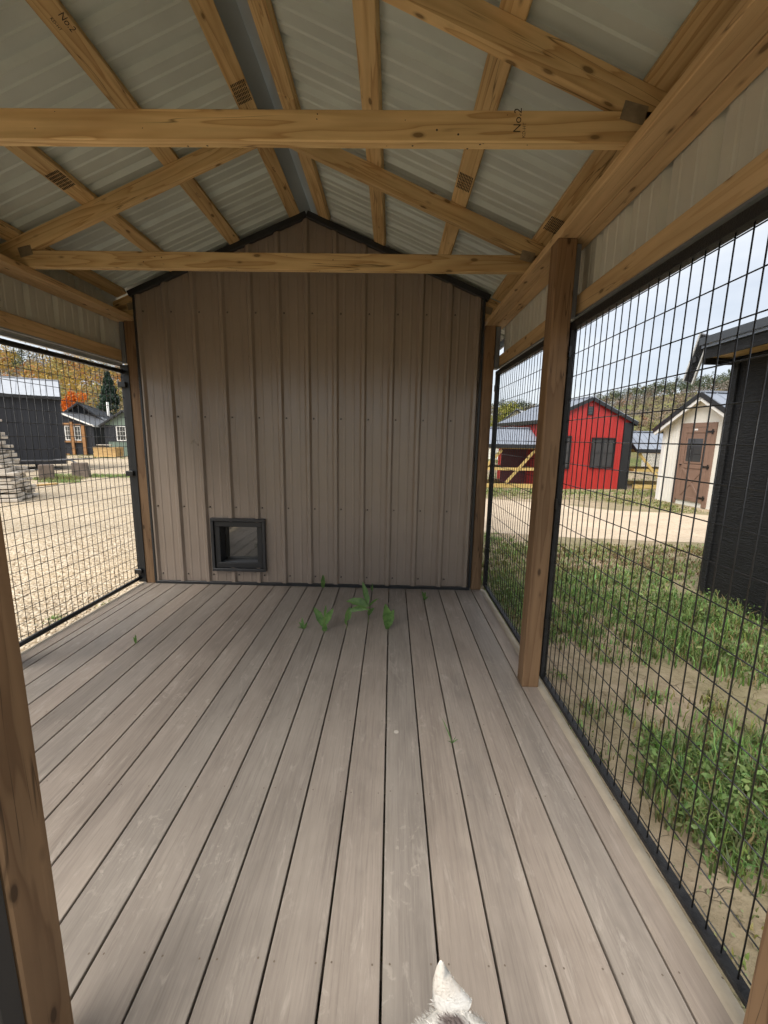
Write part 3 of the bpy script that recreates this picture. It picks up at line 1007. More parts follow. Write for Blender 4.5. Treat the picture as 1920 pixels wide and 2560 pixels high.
# ================================================================== BUILDINGS
def place(o, xdir):
    """matrix: origin o on the ground, local X along xdir (seen left to right), local Y away, Z up"""
    x = Vector((xdir[0], xdir[1], 0)).normalized()
    y = Vector((-x.y, x.x, 0))
    return Matrix(((x.x, y.x, 0, o[0]), (x.y, y.y, 0, o[1]), (0, 0, 1, o[2]), (0, 0, 0, 1)))
def ground_at(x, y):
    return ground_z(x, y)
def gable(w, he, ha, x):
    return ha - (ha - he) * abs(x - w / 2) / (w / 2)
def window(parent, M, x0, x1, z0, z1, y=-0.02, fmat='black_trim', rows=2, cols=2, fw=0.035, name='window'):
    t = part_empty(name, parent, M @ Matrix.Translation(((x0 + x1) / 2, y, z0)))
    bm = bmesh.new()
    bm_box(bm, (x0, y - 0.03, z0), (x1, y + 0.01, z0 + fw)); bm_box(bm, (x0, y - 0.03, z1 - fw), (x1, y + 0.01, z1))
    bm_box(bm, (x0, y - 0.0295, z0 + fw), (x0 + fw, y + 0.0095, z1 - fw)); bm_box(bm, (x1 - fw, y - 0.0295, z0 + fw), (x1, y + 0.0095, z1 - fw))
    from_bm('window_frame', bm, fmat, t, M)
    xs = np.linspace(x0 + fw, x1 - fw, cols + 1); zs = np.linspace(z0 + fw, z1 - fw, rows + 1)
    for i in range(cols):
        for j in range(rows):
            box('pane', (xs[i] + 0.008, y - 0.006, zs[j] + 0.008), (xs[i + 1] - 0.008, y + 0.002, zs[j + 1] - 0.008), 'window_glass', t, M)
    bm = bmesh.new()
    for q in xs[1:-1]:
        bm_box(bm, (q - 0.009, y - 0.016, z0 + fw), (q + 0.009, y, z1 - fw))
    for q in zs[1:-1]:
        bm_box(bm, (x0 + fw, y - 0.0155, q - 0.009), (x1 - fw, y - 0.0005, q + 0.009))
    if len(xs) > 2 or len(zs) > 2:
        from_bm('muntin', bm, fmat, t, M)
    return t
def seamed_roof(parent, M, w, d, he, ha, ov=0.12, ovg=0.12, mat='grey_roof', th=0.03, pitch=0.4, fascia='black_trim', zoff=0.02, edge=True):
    sl = (ha - he) / (w / 2)
    for s in (-1, 1):
        xe = w / 2 + s * (w / 2 + ov)
        ze = he - sl * ov + zoff
        zr = ha + zoff
        vs = []
        for y in (-ovg, d + ovg):
            vs += [(w / 2, y, zr), (xe, y, ze), (xe, y, ze + th), (w / 2, y, zr + th)]
        pan = from_py('roof_panel', vs, [(0, 1, 2, 3), (7, 6, 5, 4), (0, 4, 5, 1), (1, 5, 6, 2), (2, 6, 7, 3), (3, 7, 4, 0)], mat, parent, M)
        bm = bmesh.new()
        y = -ovg + 0.01
        while y < d + ovg:
            a = Vector((w / 2, y, zr + th)); b = Vector((xe, y, ze + th))
            F, L = frame(a, b, (0, 0, 1))
            t0 = [bm.verts.new(F @ Vector(c)) for c in ((0, -0.015, -0.002), (L, -0.015, -0.002), (L, -0.006, 0.022), (0, -0.006, 0.022), (0, 0.015, -0.002), (L, 0.015, -0.002), (L, 0.006, 0.022), (0, 0.006, 0.022))]
            for f in ((0, 1, 2, 3), (7, 6, 5, 4), (3, 2, 6, 7), (1, 5, 6, 2), (0, 3, 7, 4)):
                bm.faces.new([t0[i] for i in f])
            y += pitch
        from_bm('roof_seams', bm, mat, pan, M)
        if edge:
            for y in (-ovg - 0.012, d + ovg + 0.012):
                F, L = frame((w / 2, y, zr - 0.03), (xe, y, ze - 0.03), (0, 0, 1))
                box('rake_trim', (0, -0.01, -0.05), (L, 0.01, 0.055), fascia, parent, M @ F)
            box('fascia', (min(xe, xe + s * 0.015), -ovg, ze - 0.09), (max(xe, xe + s * 0.015), d + ovg, ze + th), fascia, parent, M)
    box('ridge_cap', (w / 2 - 0.10, -ovg - 0.01, ha + zoff + th - 0.028), (w / 2 + 0.10, d + ovg + 0.01, ha + zoff + th + 0.012), mat, parent, M)
def gable_body(parent, M, w, d, he, ha, mat, name='wall'):
    return prism(name, [(0, 0), (w, 0), (w, he), (w / 2, ha), (0, he)], 0, d, mat, parent, M)

# --- red barn-like shed
MR = place((5.42, 9.86, GZ), (2.4, 0.35))
rb = thing('red_shed', MR, 'bright red metal gable shed with black trim and two dark windows', 'shed')
w, d, he, ha = 3.05, 3.4, 2.17, 2.86
gable_body(rb, MR, w, d, he, ha, 'red_metal')
x = 0.11
while x < w - 0.1:
    zt = gable(w, he, ha, x) - 0.03
    box('metal_rib', (x - 0.016, -0.014, 0.03), (x + 0.016, 0.002, zt), 'red_metal', rb, MR, 0.005)
    x += 0.2286
y = 0.12
while y < d:
    box('metal_rib', (-0.014, y - 0.016, 0.03), (0.002, y + 0.016, he - 0.03), 'red_metal', rb, MR, 0.005)
    y += 0.2286
box('corner_trim', (w - 0.30, -0.022, 0.0), (w + 0.02, 0.012, he - 0.02), 'black_trim', rb, MR)
box('corner_trim', (-0.02, -0.022, 0.0), (0.06, 0.012, he - 0.02), 'black_trim', rb, MR)
box('skid', (0.05, 0.05, -0.02), (w - 0.05, d - 0.05, 0.03), 'dark_void', rb, MR)
window(rb, MR, 1.66, 2.46, 0.70, 1.66, fmat='black_trim', rows=2, cols=2)
window(rb, MR, 0.50, 0.96, 0.66, 1.70, fmat='black_trim', rows=2, cols=1)
vent = box('gable_vent', (w / 2 - 0.10, -0.03, 2.36), (w / 2 + 0.10, 0.0, 2.62), 'black_trim', rb, MR)
for i in range(5):
    box('louver', (w / 2 - 0.085, -0.04, 2.385 + i * 0.045), (w / 2 + 0.085, -0.028, 2.408 + i * 0.045), 'dark_trim', vent, MR)
seamed_roof(rb, MR, w, d, he, ha, 0.10, 0.08, 'grey_roof', pitch=0.2286)

# --- low wire runs of yellow lumber with metal roofs, either side of the red shed
def low_run(o, xd, w, d, he, ha, label, braces, maroon=None, name='lumber_run'):
    M = place(o, xd)
    t = thing(name, M, label, 'pen', 'low lumber runs by the red shed')
    def b(nm, a, c, ww, hh, mat='yellow_pine'):
        return board(nm, a, c, ww, hh, mat, t, base=M, bev=0.004)
    for y in (0.02, d - 0.02):
        b('bottom_rail', (0, y, 0.08), (w, y, 0.08), 0.04, 0.13)
        b('middle_rail', (0.045, y, 0.62), (w - 0.045, y, 0.62), 0.036, 0.09)
        b('top_rail', (0, y, he - 0.10), (w, y, he - 0.10), 0.04, 0.12)
        for x in (0.022, w - 0.022):
            b('corner_post', (x, y + (0.0 if y < 1 else 0), 0.146), (x, y, he - 0.161), 0.044, 0.044)
    for x in (0.02, w - 0.02):
        b('end_rail', (x, 0.05, 0.62), (x, d - 0.05, 0.62), 0.034, 0.088)
    for (a, c) in braces:
        b('brace', (a[0], -0.012, a[1]), (c[0], -0.012, c[1]), 0.022, 0.09)
    bm = bmesh.new()
    for y in (0.045, d - 0.045):
        x = 0.05
        while x < w:
            tube(bm, (x, y, 0.12), (x, y, he - 0.12), 0.0018, 3); x += 0.05
        z = 0.15
        while z < he - 0.1:
            tube(bm, (0, y + 0.004, z), (w, y + 0.004, z), 0.0018, 3); z += 0.05
    from_bm('wire_mesh', bm, 'black_steel', t, M, kind='stuff')
    seamed_roof_y(t, M, w, d, he, ha)
    if maroon:
        box('maroon_panel', (maroon[0], d * 0.55, 0.1), (maroon[1], d * 0.55 + 0.03, he - 0.05), 'maroon', t, M)
    return t, M
def seamed_roof_y(t, M, w, d, he, ha):
    """ridge along local X"""
    M2 = M @ Matrix(((0, -1, 0, w), (1, 0, 0, 0), (0, 0, 1, 0), (0, 0, 0, 1)))
    seamed_roof(t, M2, d, w, he, ha, 0.10, 0.08, 'grey_roof', pitch=0.2286)
low_run((2.1, 9.85, GZ), (1, 0.045), 3.25, 1.5, 1.42, 1.90, 'low yellow lumber run with grey metal roof left of the red shed', [((2.28, 0.16), (3.16, 1.22)), ((1.12, 0.16), (2.1, 1.22))], (2.35, 3.2))
low_run((8.75, 10.45, GZ), (1, 0.04), 3.2, 1.5, 1.34, 1.86, 'low yellow lumber run with grey metal roof between red and white sheds', [((0.08, 1.16), (1.02, 0.16))])

# --- white shed with brown door
MWh = place((7.95, 7.90, GZ), (0.114, -0.993))
ws = thing('white_shed', MWh, 'white gable garden shed with brown windowed door and black roof edge', 'shed')
w, d, he, ha = 2.44, 2.6, 1.93, 2.66
gable_body(ws, MWh, w, d, he, ha, 'white_siding')
for x in (0.32, 0.42, 1.72, 2.02):
    box('siding_groove_strip', (x - 0.006, -0.007, 0.03), (x + 0.006, 0.002, gable(w, he, ha, x) - 0.06), 'white_trim', ws, MWh)
box('corner_board', (-0.02, -0.022, 0.0), (0.085, 0.06, he - 0.02), 'white_trim', ws, MWh)
box('corner_board', (w - 0.085, -0.022, 0.0), (w + 0.02, 0.06, he - 0.02), 'white_trim', ws, MWh)
seamed_roof(ws, MWh, w, d, he, ha, 0.16, 0.20, 'grey_roof', pitch=0.3, zoff=0.035)
sl = (ha - he) / (w / 2)
for s in (-1, 1):
    a = (w / 2, -0.19, ha - 0.04); c = (w / 2 + s * (w / 2 + 0.15), -0.19, he - sl * 0.15 - 0.04)
    F, L = frame(a, c, (0, 0, 1))
    box('rake_board', (0, -0.014, -0.085), (L, 0.014, 0.012), 'white_trim', ws, MWh @ F)
    F, L = frame((w / 2, -0.09, ha - 0.055), (w / 2 + s * (w / 2 + 0.13), -0.09, he - sl * 0.13 - 0.055), (0, 0, 1))
    box('soffit_board', (0, -0.085, -0.01), (L, 0.085, 0.01), 'soffit_cream', ws, MWh @ F)
dr = part_empty('door', ws, MWh @ Matrix.Translation((1.05, 0, 0.06)))
dr['label'] = 'brown door with dark window and crossed lower boards'
dx0, dx1, dz0, dz1 = 0.68, 1.48, 0.12, 1.90
box('door_slab', (dx0, -0.022, dz0), (dx1, 0.0, dz1), 'door_brown', dr, MWh)
frame_pieces = [('door_trim', (dx0 - 0.12, -0.034, 0.02), (dx0 - 0.006, 0, dz1 + 0.115)), ('door_trim', (dx1 + 0.006, -0.034, 0.02), (dx1 + 0.12, 0, dz1 + 0.115)), ('door_trim', (dx0 - 0.005, -0.034, dz1 + 0.006), (dx1 + 0.005, 0, dz1 + 0.115))]
for nm, lo, hi in frame_pieces:
    box(nm, lo, hi, 'door_brown', dr, MWh)
for lo, hi in (((dx0, -0.036, dz0), (dx0 + 0.10, -0.0225, dz1)), ((dx1 - 0.10, -0.036, dz0), (dx1, -0.0225, dz1)), ((dx0 + 0.101, -0.036, dz1 - 0.12), (dx1 - 0.101, -0.0225, dz1)), ((dx0 + 0.101, -0.036, 0.92), (dx1 - 0.101, -0.0225, 1.02)), ((dx0 + 0.101, -0.036, dz0), (dx1 - 0.101, -0.0225, dz0 + 0.10))):
    box('door_rail', lo, hi, 'door_brown', dr, MWh, 0.004)
for a, c, yy in (((dx0 + 0.10, dz0 + 0.10), (dx1 - 0.10, 0.92), -0.030), ((dx0 + 0.10, 0.92), (dx1 - 0.10, dz0 + 0.10), -0.0275)):
    board('cross_brace', (a[0], yy, a[1]), (c[0], yy, c[1]), 0.010, 0.06, 'door_brown', dr, base=MWh)
    F, L = frame((a[0], yy - 0.001, a[1]), (c[0], yy - 0.001, c[1]))
box('window_trim', (dx0 + 0.13, -0.042, 1.04), (dx1 - 0.13, -0.0365, 1.70), 'door_brown', dr, MWh)
box('door_window', (dx0 + 0.18, -0.046, 1.09), (dx1 - 0.18, -0.0425, 1.64), 'window_glass', dr, MWh)
bm = bmesh.new()
bm_box(bm, (1.045, -0.05, 1.09), (1.055, -0.0465, 1.64))
for z in (1.27, 1.45):
    bm_box(bm, (dx0 + 0.18, -0.0495, z - 0.005), (dx1 - 0.18, -0.0466, z + 0.005))
from_bm('muntin', bm, 'black_trim', dr, MWh)
for z in (0.24, 0.98, 1.80):
    box('strap_hinge', (dx1 - 0.10, -0.05, z - 0.02), (dx1 + 0.08, -0.0365, z + 0.02), 'black_steel', dr, MWh)
    box('hinge_plate', (dx1 + 0.03, -0.052, z - 0.055), (dx1 + 0.07, -0.0505, z + 0.055), 'black_steel', dr, MWh)
box('door_handle', (dx0 + 0.03, -0.075, 0.985), (dx0 + 0.07, -0.0365, 1.01), 'black_steel', dr, MWh)
box('small_sign', (1.00, -0.04, 1.835), (1.10, -0.0365, 1.875), 'white_trim', dr, MWh)

# --- black shed close on the right
bs = thing('black_shed', (3.9, -1.0, GZ), 'near black textured shed with raw pine soffit at the right edge', 'shed')
box('wall', (3.90, -2.8, GZ + 0.02), (6.3, 0.62, 2.105), 'black_siding', bs)
box('corner_board', (3.882, 0.535, GZ + 0.02), (3.8995, 0.622, 2.09), 'black_siding', bs, bev=0.003)
for i in range(3):
    box('soffit_board', (3.662 + i * 0.079, -2.9, 2.118), (3.662 + (i + 1) * 0.079 - 0.002, 0.655, 2.134), 'raw_pine', bs, bev=0.002)
box('fascia', (3.638, -2.9, 2.105), (3.660, 0.66, 2.205), 'black_siding', bs, bev=0.003)
box('rake_board', (3.662, 0.657, 2.06), (6.3, 0.678, 2.205), 'black_siding', bs)
box('drip_edge', (3.622, -2.92, 2.206), (3.664, 0.685, 2.232), 'grey_roof', bs)
F, L = frame((3.60, 0.69, 2.30), (6.3, 0.69, 2.62))
from_py('roof', [(3.60, -2.95, 2.234), (3.60, 0.69, 2.234), (6.3, 0.69, 2.70), (6.3, -2.95, 2.70), (3.60, -2.95, 2.302), (3.60, 0.69, 2.302), (6.3, 0.69, 2.77), (6.3, -2.95, 2.77)],
        [(0, 1, 2, 3), (7, 6, 5, 4), (0, 4, 5, 1), (1, 5, 6, 2), (2, 6, 7, 3), (3, 7, 4, 0)], 'black_roof', bs)
tube_obj('vent_pipe', (4.62, 0.22, 2.4), (4.62, 0.22, 3.0), 0.05, 'white_trim', bs)
tube_obj('vent_boot', (4.62, 0.22, 2.38), (4.62, 0.22, 2.56), 0.085, 'white_trim', bs)
# a tilted ribbed panel on a bracket at the far corner of its eave
pn = thing('ribbed_panel', (3.66, 0.74, 2.1), 'slim tilted ribbed metal panel with pale edges at the black shed eave corner', 'panel')
F, L = frame((3.63, 0.66, 2.335), (3.66, 0.86, 1.92), (1, 0.3, 0.1))
box('backing', (0, -0.045, -0.004), (L, 0.045, 0.004), 'solar', pn, F)
for y in np.linspace(-0.036, 0.036, 9):
    box('rib', (0.01, y - 0.002, -0.009), (L - 0.01, y + 0.002, -0.0045), 'black_trim', pn, F)
box('edge_rail', (0, -0.058, -0.012), (L, -0.0455, 0.012), 'white_trim', pn, F)
box('edge_rail', (0, 0.0455, -0.012), (L, 0.058, 0.012), 'white_trim', pn, F)
tube_obj('bracket', (3.645, 0.76, 2.125), (3.85, 0.60, 2.09), 0.012, 'black_steel', pn)
box('clamp', (3.625, 0.745, 2.095), (3.665, 0.785, 2.145), 'black_steel', pn)

# --- big charcoal shed on a trailer, left
_e = Vector((-12.85, 13.68)); _s = Vector((-17.57, 9.98))
ML = place((_s.x, _s.y, GZ + 0.25), (_e.x - _s.x, _e.y - _s.y))
cs = thing('charcoal_shed', ML, 'tall charcoal shed with pale grey metal roof behind the slab stack', 'shed')
w = (_e - _s).length; d = 2.6; he = 2.72; ha = 3.42
M2 = ML @ Matrix(((0, -1, 0, w), (1, 0, 0, 0), (0, 0, 1, 0), (0, 0, 0, 1)))
gable_body(cs, M2, d, w, he, ha, 'charcoal')
seamed_roof(cs, M2, d, w, he, ha, 0.12, 0.05, 'pale_roof', pitch=0.2286 * 2)
box('frieze_board', (0, -0.02, he - 0.14), (w, -0.001, he - 0.03), 'charcoal_dark', cs, ML)
box('corner_board', (w - 0.10, -0.022, 0.0), (w + 0.02, 0.05, he - 0.145), 'charcoal', cs, ML)
x = w - 0.30; k = 0
while x > 0:
    box('siding_batten', (x - 0.11, -0.012, 0.01), (x, 0.001, he - 0.145), 'charcoal', cs, ML, 0.003)
    x -= 0.36 if k % 2 else 0.17
    k += 1
trl = thing('trailer_frame', ML, 'dark tube trailer frame under the charcoal shed', 'trailer')
for a, c in (((w - 3.4, -0.5, 0.18), (w + 0.15, -0.5, 0.18)), ((w - 3.4, -0.5, -0.18), (w - 0.2, -0.5, -0.18)), ((w + 0.15, -0.5, 0.18), (w + 0.55, -0.5, -0.08)), ((w - 2.1, -0.5, 0.16), (w - 1.7, -0.5, -0.18)), ((w - 0.4, -0.5, 0.2), (w + 0.9, -0.3, 0.22)), ((w - 3.0, -0.5, -0.16), (w - 3.0, 2.4, -0.16)), ((w - 0.9, -0.5, -0.16), (w - 0.9, 2.4, -0.16))):
    tube_obj('frame_tube', a, c, 0.03, 'dark_trim', trl, ML)
for x in (w - 2.8, w - 0.8):
    box('support_block', (x - 0.2, 0.3, -0.25), (x + 0.2, 2.2, -0.005), 'charcoal_dark', trl, ML)

# --- small black shed with brown framed windows
Mc = place((-24.6, 25.80, GZ), (1, 0.01))
fb = thing('brown_trim_shed', Mc, 'small black shed with brown framed porch windows and white roof edge', 'shed')
w, d, he, ha = 4.4, 3.0, 2.12, 2.95
gable_body(fb, Mc, w, d, he, ha, 'charcoal')
seamed_roof(fb, Mc, w, d, he, ha, 0.22, 0.25, 'black_roof', fascia='white_trim', pitch=0.5)
for x0, x1 in ((2.40, 2.80), (3.05, 3.54)):
    window(fb, Mc, x0, x1, 1.02, 2.03, -0.03, 'white_trim', 3, 2, 0.06)
for x0, x1, z0, z1, y in ((2.82, 3.04, 0.02, 2.30, -0.10), (3.66, 3.86, 0.02, 2.10, -0.11), (3.56, 3.64, 1.0, 2.05, -0.06), (2.2, 2.815, 0.88, 0.99, -0.06), (3.045, 3.655, 0.88, 0.99, -0.06), (2.2, 2.815, 2.06, 2.22, -0.06), (3.045, 3.655, 2.06, 2.16, -0.06), (2.2, 2.9, 0.02, 0.12, -0.5)):
    box('brown_timber', (x0, y - 0.06, z0), (x1, y + 0.045, z1), 'brown_trim', fb, Mc)
# --- dark A-roofed cabin behind it
Ma = place((-24.75, 26.95, GZ), (0.885, 0.46))
ac = thing('dark_cabin', Ma, 'long dark cabin with steep black metal roof behind the brown framed shed', 'cabin')
w, d, he, ha = 4.7, 17.0, 1.75, 3.72
gable_body(ac, Ma, w, d, he, ha, 'charcoal_dark')
seamed_roof(ac, Ma, w, d, he, ha, 0.35, 0.55, 'black_roof', fascia='black_trim', pitch=0.45)
for s in (-1, 1):
    F, L = frame((w / 2, -0.30, ha - 0.06), (w / 2 + s * 1.6, -0.30, ha - 0.06 - 1.6 * (ha - he) / (w / 2)), (0, 0, 1))
    box('soffit_board', (0, -0.24, -0.02), (L, 0.24, 0.02), 'brown_trim', ac, Ma @ F)
box('porch_rail', (3.0, -0.9, 0.95), (4.9, -0.82, 1.05), 'charcoal', ac, Ma)
box('porch_rail', (3.0, -0.9, 0.5), (4.9, -0.82, 0.6), 'charcoal', ac, Ma)
# --- sage green shed
Mg = place((-18.95, 25.2, GZ), (1, 0.0))
gs = thing('green_shed', Mg, 'sage green and charcoal shed with white framed window beside the gate hinge', 'shed')
w, d, he, ha = 2.9, 3.0, 2.18, 3.05
gable_body(gs, Mg, w, d, he, ha, 'green_siding')
box('charcoal_band', (0.0, -0.02, 1.0), (w, -0.001, 2.1), 'charcoal', gs, Mg)
for x in (0.42, 0.72, 1.02, 1.32, 1.62):
    box('batten', (x - 0.012, -0.016, 0.05), (x + 0.012, 0.001, 0.98), 'green_siding', gs, Mg)
box('corner_board', (-0.03, -0.03, 0.0), (0.16, 0.02, 2.1), 'charcoal', gs, Mg)
window(gs, Mg, 0.80, 1.48, 1.05, 2.05, -0.035, 'white_trim', 3, 3, 0.06)
seamed_roof(gs, Mg, w, d, he, ha, 0.25, 0.25, 'black_roof', fascia='black_trim', pitch=0.45)
# --- white houses far right
def small_house(o, xd, w, d, he, ha, label, wins, roofm='pale_roof'):
    M = place(o, xd)
    t = thing('white_house', M, label, 'house')
    gable_body(t, M, w, d, he, ha, 'white_siding')
    seamed_roof(t, M, w, d, he, ha, 0.25, 0.25, roofm, pitch=0.5)
    for (x0, x1, z0, z1) in wins:
        window(t, M, x0, x1, z0, z1, -0.03, 'white_trim', 2, 2, 0.05)
    return t
small_house((8.6, 31.0, GZ), (1.0, -0.6), 4.2, 9.0, 2.2, 3.9, 'white house with pale metal roof behind the left lumber run', [(1.0, 1.8, 0.9, 1.9), (2.6, 3.4, 0.9, 1.9)])
small_house((14.6, 17.5, GZ), (1.0, -0.15), 5.0, 3.5, 1.5, 2.15, 'low white house with windows seen through the right lumber run', [(0.5, 1.1, 0.45, 1.15), (1.6, 2.2, 0.45, 1.15), (2.7, 3.3, 0.45, 1.15)], 'grey_roof')

# --- stacked lumber, slabs, blocks, loose board, pole
Mk = place((-18.6, 23.3, GZ), (1, 0.05))
ls = thing('lumber_stack', Mk, 'low stack of fresh yellow planks in front of the dark cabin', 'lumber')
rnd = random.Random(3)
for i in range(5):
    for j in range(3):
        board('plank', (rnd.uniform(0, .05), 0.16 + j * 0.3, 0.10 + i * 0.125), (1.42 + rnd.uniform(0, .05), 0.16 + j * 0.3, 0.10 + i * 0.125), 0.285, 0.115, 'raw_pine', ls, base=Mk, bev=0.006)
board('top_plank', (0.15, 0.3, 0.80), (1.05, 0.35, 0.80), 0.2, 0.05, 'grey_wood', ls, base=Mk)
Ms = place((-9.75, 4.55, GZ), (0.93, 0.36))
st = thing('slab_stack', Ms, 'tall stepped stack of weathered grey slab boards at the left edge', 'lumber')
z = 0.02; rnd = random.Random(8)
ends = [2.46, 2.40, 2.45, 2.38, 2.44, 2.36, 2.47, 2.30, 2.27, 2.22, 2.19, 2.12, 2.09, 2.05, 2.04, 1.98, 1.97, 2.0, 1.95, 1.98]
for i, e in enumerate(ends):
    th = rnd.uniform(0.068, 0.092)
    for j in range(4):
        y = j * 0.27
        a0 = rnd.uniform(-0.2, 0.0); tl = rnd.uniform(-0.012, 0.012)
        board('slab', (a0, y, z + th / 2), (e - rnd.uniform(0, 0.16) * (1 if j else 0.3), y + rnd.uniform(-.03, .03), z + th / 2 + tl), rnd.uniform(0.2, 0.262), th * rnd.uniform(0.72, 0.98), 'grey_wood', st, base=Ms, bev=0.008)
    if i % 2 == 1:
        for x in (0.3, e - 0.35):
            box('spacer', (x, -0.1, z + th), (x + 0.08, 0.9, z + th + 0.018), 'dark_wood', st, Ms)
        z += 0.018
    z += th + 0.003
def block(o, yaw, w, h, label, ramp=0.1):
    M = Matrix.Translation((o[0], o[1], GZ)) @ Matrix.Rotation(yaw, 4, 'Z')
    b = bmesh.new()
    vs = []
    for y, s in ((-0.11, 1.0), (0.11, 1.0)):
        for x, z in ((-w / 2, 0), (w / 2 + ramp, 0), (w / 2, h), (-w / 2 + 0.02, h)):
            vs.append(b.verts.new((x, y, z)))
    for f in ((3, 2, 1, 0), (4, 5, 6, 7), (0, 1, 5, 4), (1, 2, 6, 5), (2, 3, 7, 6), (3, 0, 4, 7)):
        b.faces.new([vs[i] for i in f])
    bmesh.ops.bevel(b, geom=list(b.edges), offset=0.015, segments=1, affect='EDGES')
    o = from_bm('rusty_block', b, 'concrete', None, M)
    return tag(o, label, 'block', 'rusty blocks in front of the trailer')
block((-10.5, 9.8), 0.55, 0.40, 0.50, 'rusty brown block in the weeds, left of the pair before the trailer', 0.0)
block((-10.1, 10.75), 0.30, 0.46, 0.52, 'rusty brown slant-sided block in the weeds, right of the pair', 0.06)
lb = board('loose_board', (-9.55, 7.85, GZ + 0.03), (-9.25, 8.65, GZ + 0.035), 0.12, 0.04, 'raw_pine')
tag(lb, 'pale loose board lying on gravel beside the slab stack', 'board')
pz = ground_z(-26.6, 37.1)
pl = tube_obj('white_pole', (0, 0, 0), (0, 0, 4.5), 0.10, 'white_trim', None, Matrix.Translation((-26.6, 37.1, pz)))
tag(pl, 'white pole standing behind the dark cabin roof', 'pole')

# ================================================================== FOLIAGE
def quad_cloud(name, P, size, col, parent=None, kind=None, aspect=0.7, up_bias=0.0, seed=1, mat='leaf'):
    rg = np.random.default_rng(seed)
    n = len(P)
    a = rg.normal(size=(n, 3)); a /= np.linalg.norm(a, axis=1)[:, None]
    b = rg.normal(size=(n, 3)); b[:, 2] += up_bias
    b -= a * (a * b).sum(1)[:, None]; b /= np.linalg.norm(b, axis=1)[:, None]
    a *= (size * 0.5)[:, None]; b *= (size * 0.5 * aspect)[:, None]
    V = np.empty((n, 4, 3), np.float32)
    V[:, 0] = P - a; V[:, 1] = P + b * 0.9 - a * 0.1; V[:, 2] = P + a; V[:, 3] = P - b
    me = bpy.data.meshes.new(name)
    me.vertices.add(4 * n); me.vertices.foreach_set('co', V.reshape(-1))
    me.loops.add(4 * n); me.loops.foreach_set('vertex_index', np.arange(4 * n, dtype=np.int32))
    me.polygons.add(n); me.polygons.foreach_set('loop_start', np.arange(0, 4 * n, 4, dtype=np.int32)); me.polygons.foreach_set('loop_total', np.full(n, 4, np.int32))
    at = me.color_attributes.new('Col', 'FLOAT_COLOR', 'POINT')
    C = np.ones((n, 4, 4), np.float32); C[:, :, :3] = col[:, None, :]
    at.data.foreach_set('color', C.reshape(-1))
    me.update(); me.validate()
    me.materials.append(MAT[mat])
    return link(bpy.data.objects.new(name, me), parent, None, kind)
def crown_points(rg, c, rx, rz, n, clumps=14, fill=0.5):
    """points spread through a lumpy crown"""
    k = rg.normal(size=(clumps, 3)); k /= np.linalg.norm(k, axis=1)[:, None]
    k *= rg.uniform(0.35, 0.85, (clumps, 1))
    w = rg.integers(0, clumps, n)
    q = rg.normal(size=(n, 3)); q /= np.linalg.norm(q, axis=1)[:, None]
    q *= (rg.uniform(0, 1, (n, 1)) ** 0.45) * rg.uniform(0.25, 0.42, (clumps, 1))[w]
    p = (k[w] + q)
    shade = rg.uniform(0.85, 1.15, clumps)[w]
    return np.array(c)[None] + p * np.array([rx, rx, rz])[None], shade
def tree(name, x, y, h, rx, color, label, n=1400, lsize=0.35, seed=1, trunk_h=0.35, rzf=0.36, group=None, kind='broad', var=0.18):
    rg = np.random.default_rng(seed)
    z = ground_z(x, y) - 0.05
    t = thing(name, (x, y, z), label, 'tree', group)
    bm = bmesh.new()
    if kind == 'broad':
        tube(bm, (x, y, z), (x, y, z + h * 0.6), rx * 0.055, 7)
        for i in range(5):
            a = 2 * math.pi * i / 5 + seed
            tube(bm, (x, y, z + h * (0.3 + 0.06 * i)), (x + rx * 0.6 * math.cos(a), y + rx * 0.6 * math.sin(a), z + h * (0.55 + 0.06 * i)), rx * 0.025, 5)
        P, sh = crown_points(rg, (x, y, z + h * (1 - rzf)), rx, h * rzf, n, 26)
    else:
        tube(bm, (x, y, z), (x, y, z + h * 0.95), rx * 0.06, 7)
        u = rg.uniform(0.03, 1, n) ** 0.75
        layer = 0.72 + 0.28 * np.abs(np.sin(u * 26))
        rr = rx * (1 - (1 - u)) * layer * rg.uniform(0.3, 1.0, n) ** 0.5
        an = rg.uniform(0, 2 * np.pi, n)
        P = np.stack([x + rr * np.cos(an), y + rr * np.sin(an), z + h * (1 - u * 0.9) - rr * 0.12], 1)
        sh = rg.uniform(0.75, 1.2, n)
    from_bm('trunk', bm, 'bark', t)
    col = np.array(color)[None] * sh[:, None] * rg.uniform(1 - var, 1 + var, (n, 1)) * (1 + rg.normal(0, 0.05, (n, 3)))
    quad_cloud('crown', P.astype(np.float32), rg.uniform(0.6, 1.3, n) * lsize, np.clip(col, 0.003, 1).astype(np.float32), t, None, seed=seed)
    return t
GT = 'trees around the yard'
tree('maple_tree', -29.5, 37.3, 5.5, 1.55, (0.60, 0.150, 0.014), 'bright orange maple tree behind the dark cabin', 3200, 0.20, 5, group=GT)
tree('conifer_tree', -32.0, 45.6, 8.7, 2.5, (0.036, 0.066, 0.044), 'dark green conifer standing right of the orange maple', 5200, 0.28, 6, kind='conifer', group=GT)
tree('pale_tree', -28.6, 44.0, 5.4, 1.9, (0.30, 0.235, 0.115), 'pale tan autumn tree right of the conifer, behind the white pole', 2600, 0.18, 7, group=GT)
tree('yellow_tree', -31.5, 52.5, 9.5, 2.6, (0.42, 0.31, 0.045), 'tall yellow tree right of the conifer, behind the pale tree', 3400, 0.25, 8, group=GT)
tree('lime_tree', 25.5, 88.0, 9.6, 4.6, (0.235, 0.235, 0.050), 'yellow green round tree above the left lumber run roof', 2200, 0.55, 9, group=GT)
tree('red_tree', 33.5, 92.0, 5.4, 2.2, (0.30, 0.040, 0.028), 'small deep red tree beside the yellow green tree', 800, 0.4, 10, group=GT)
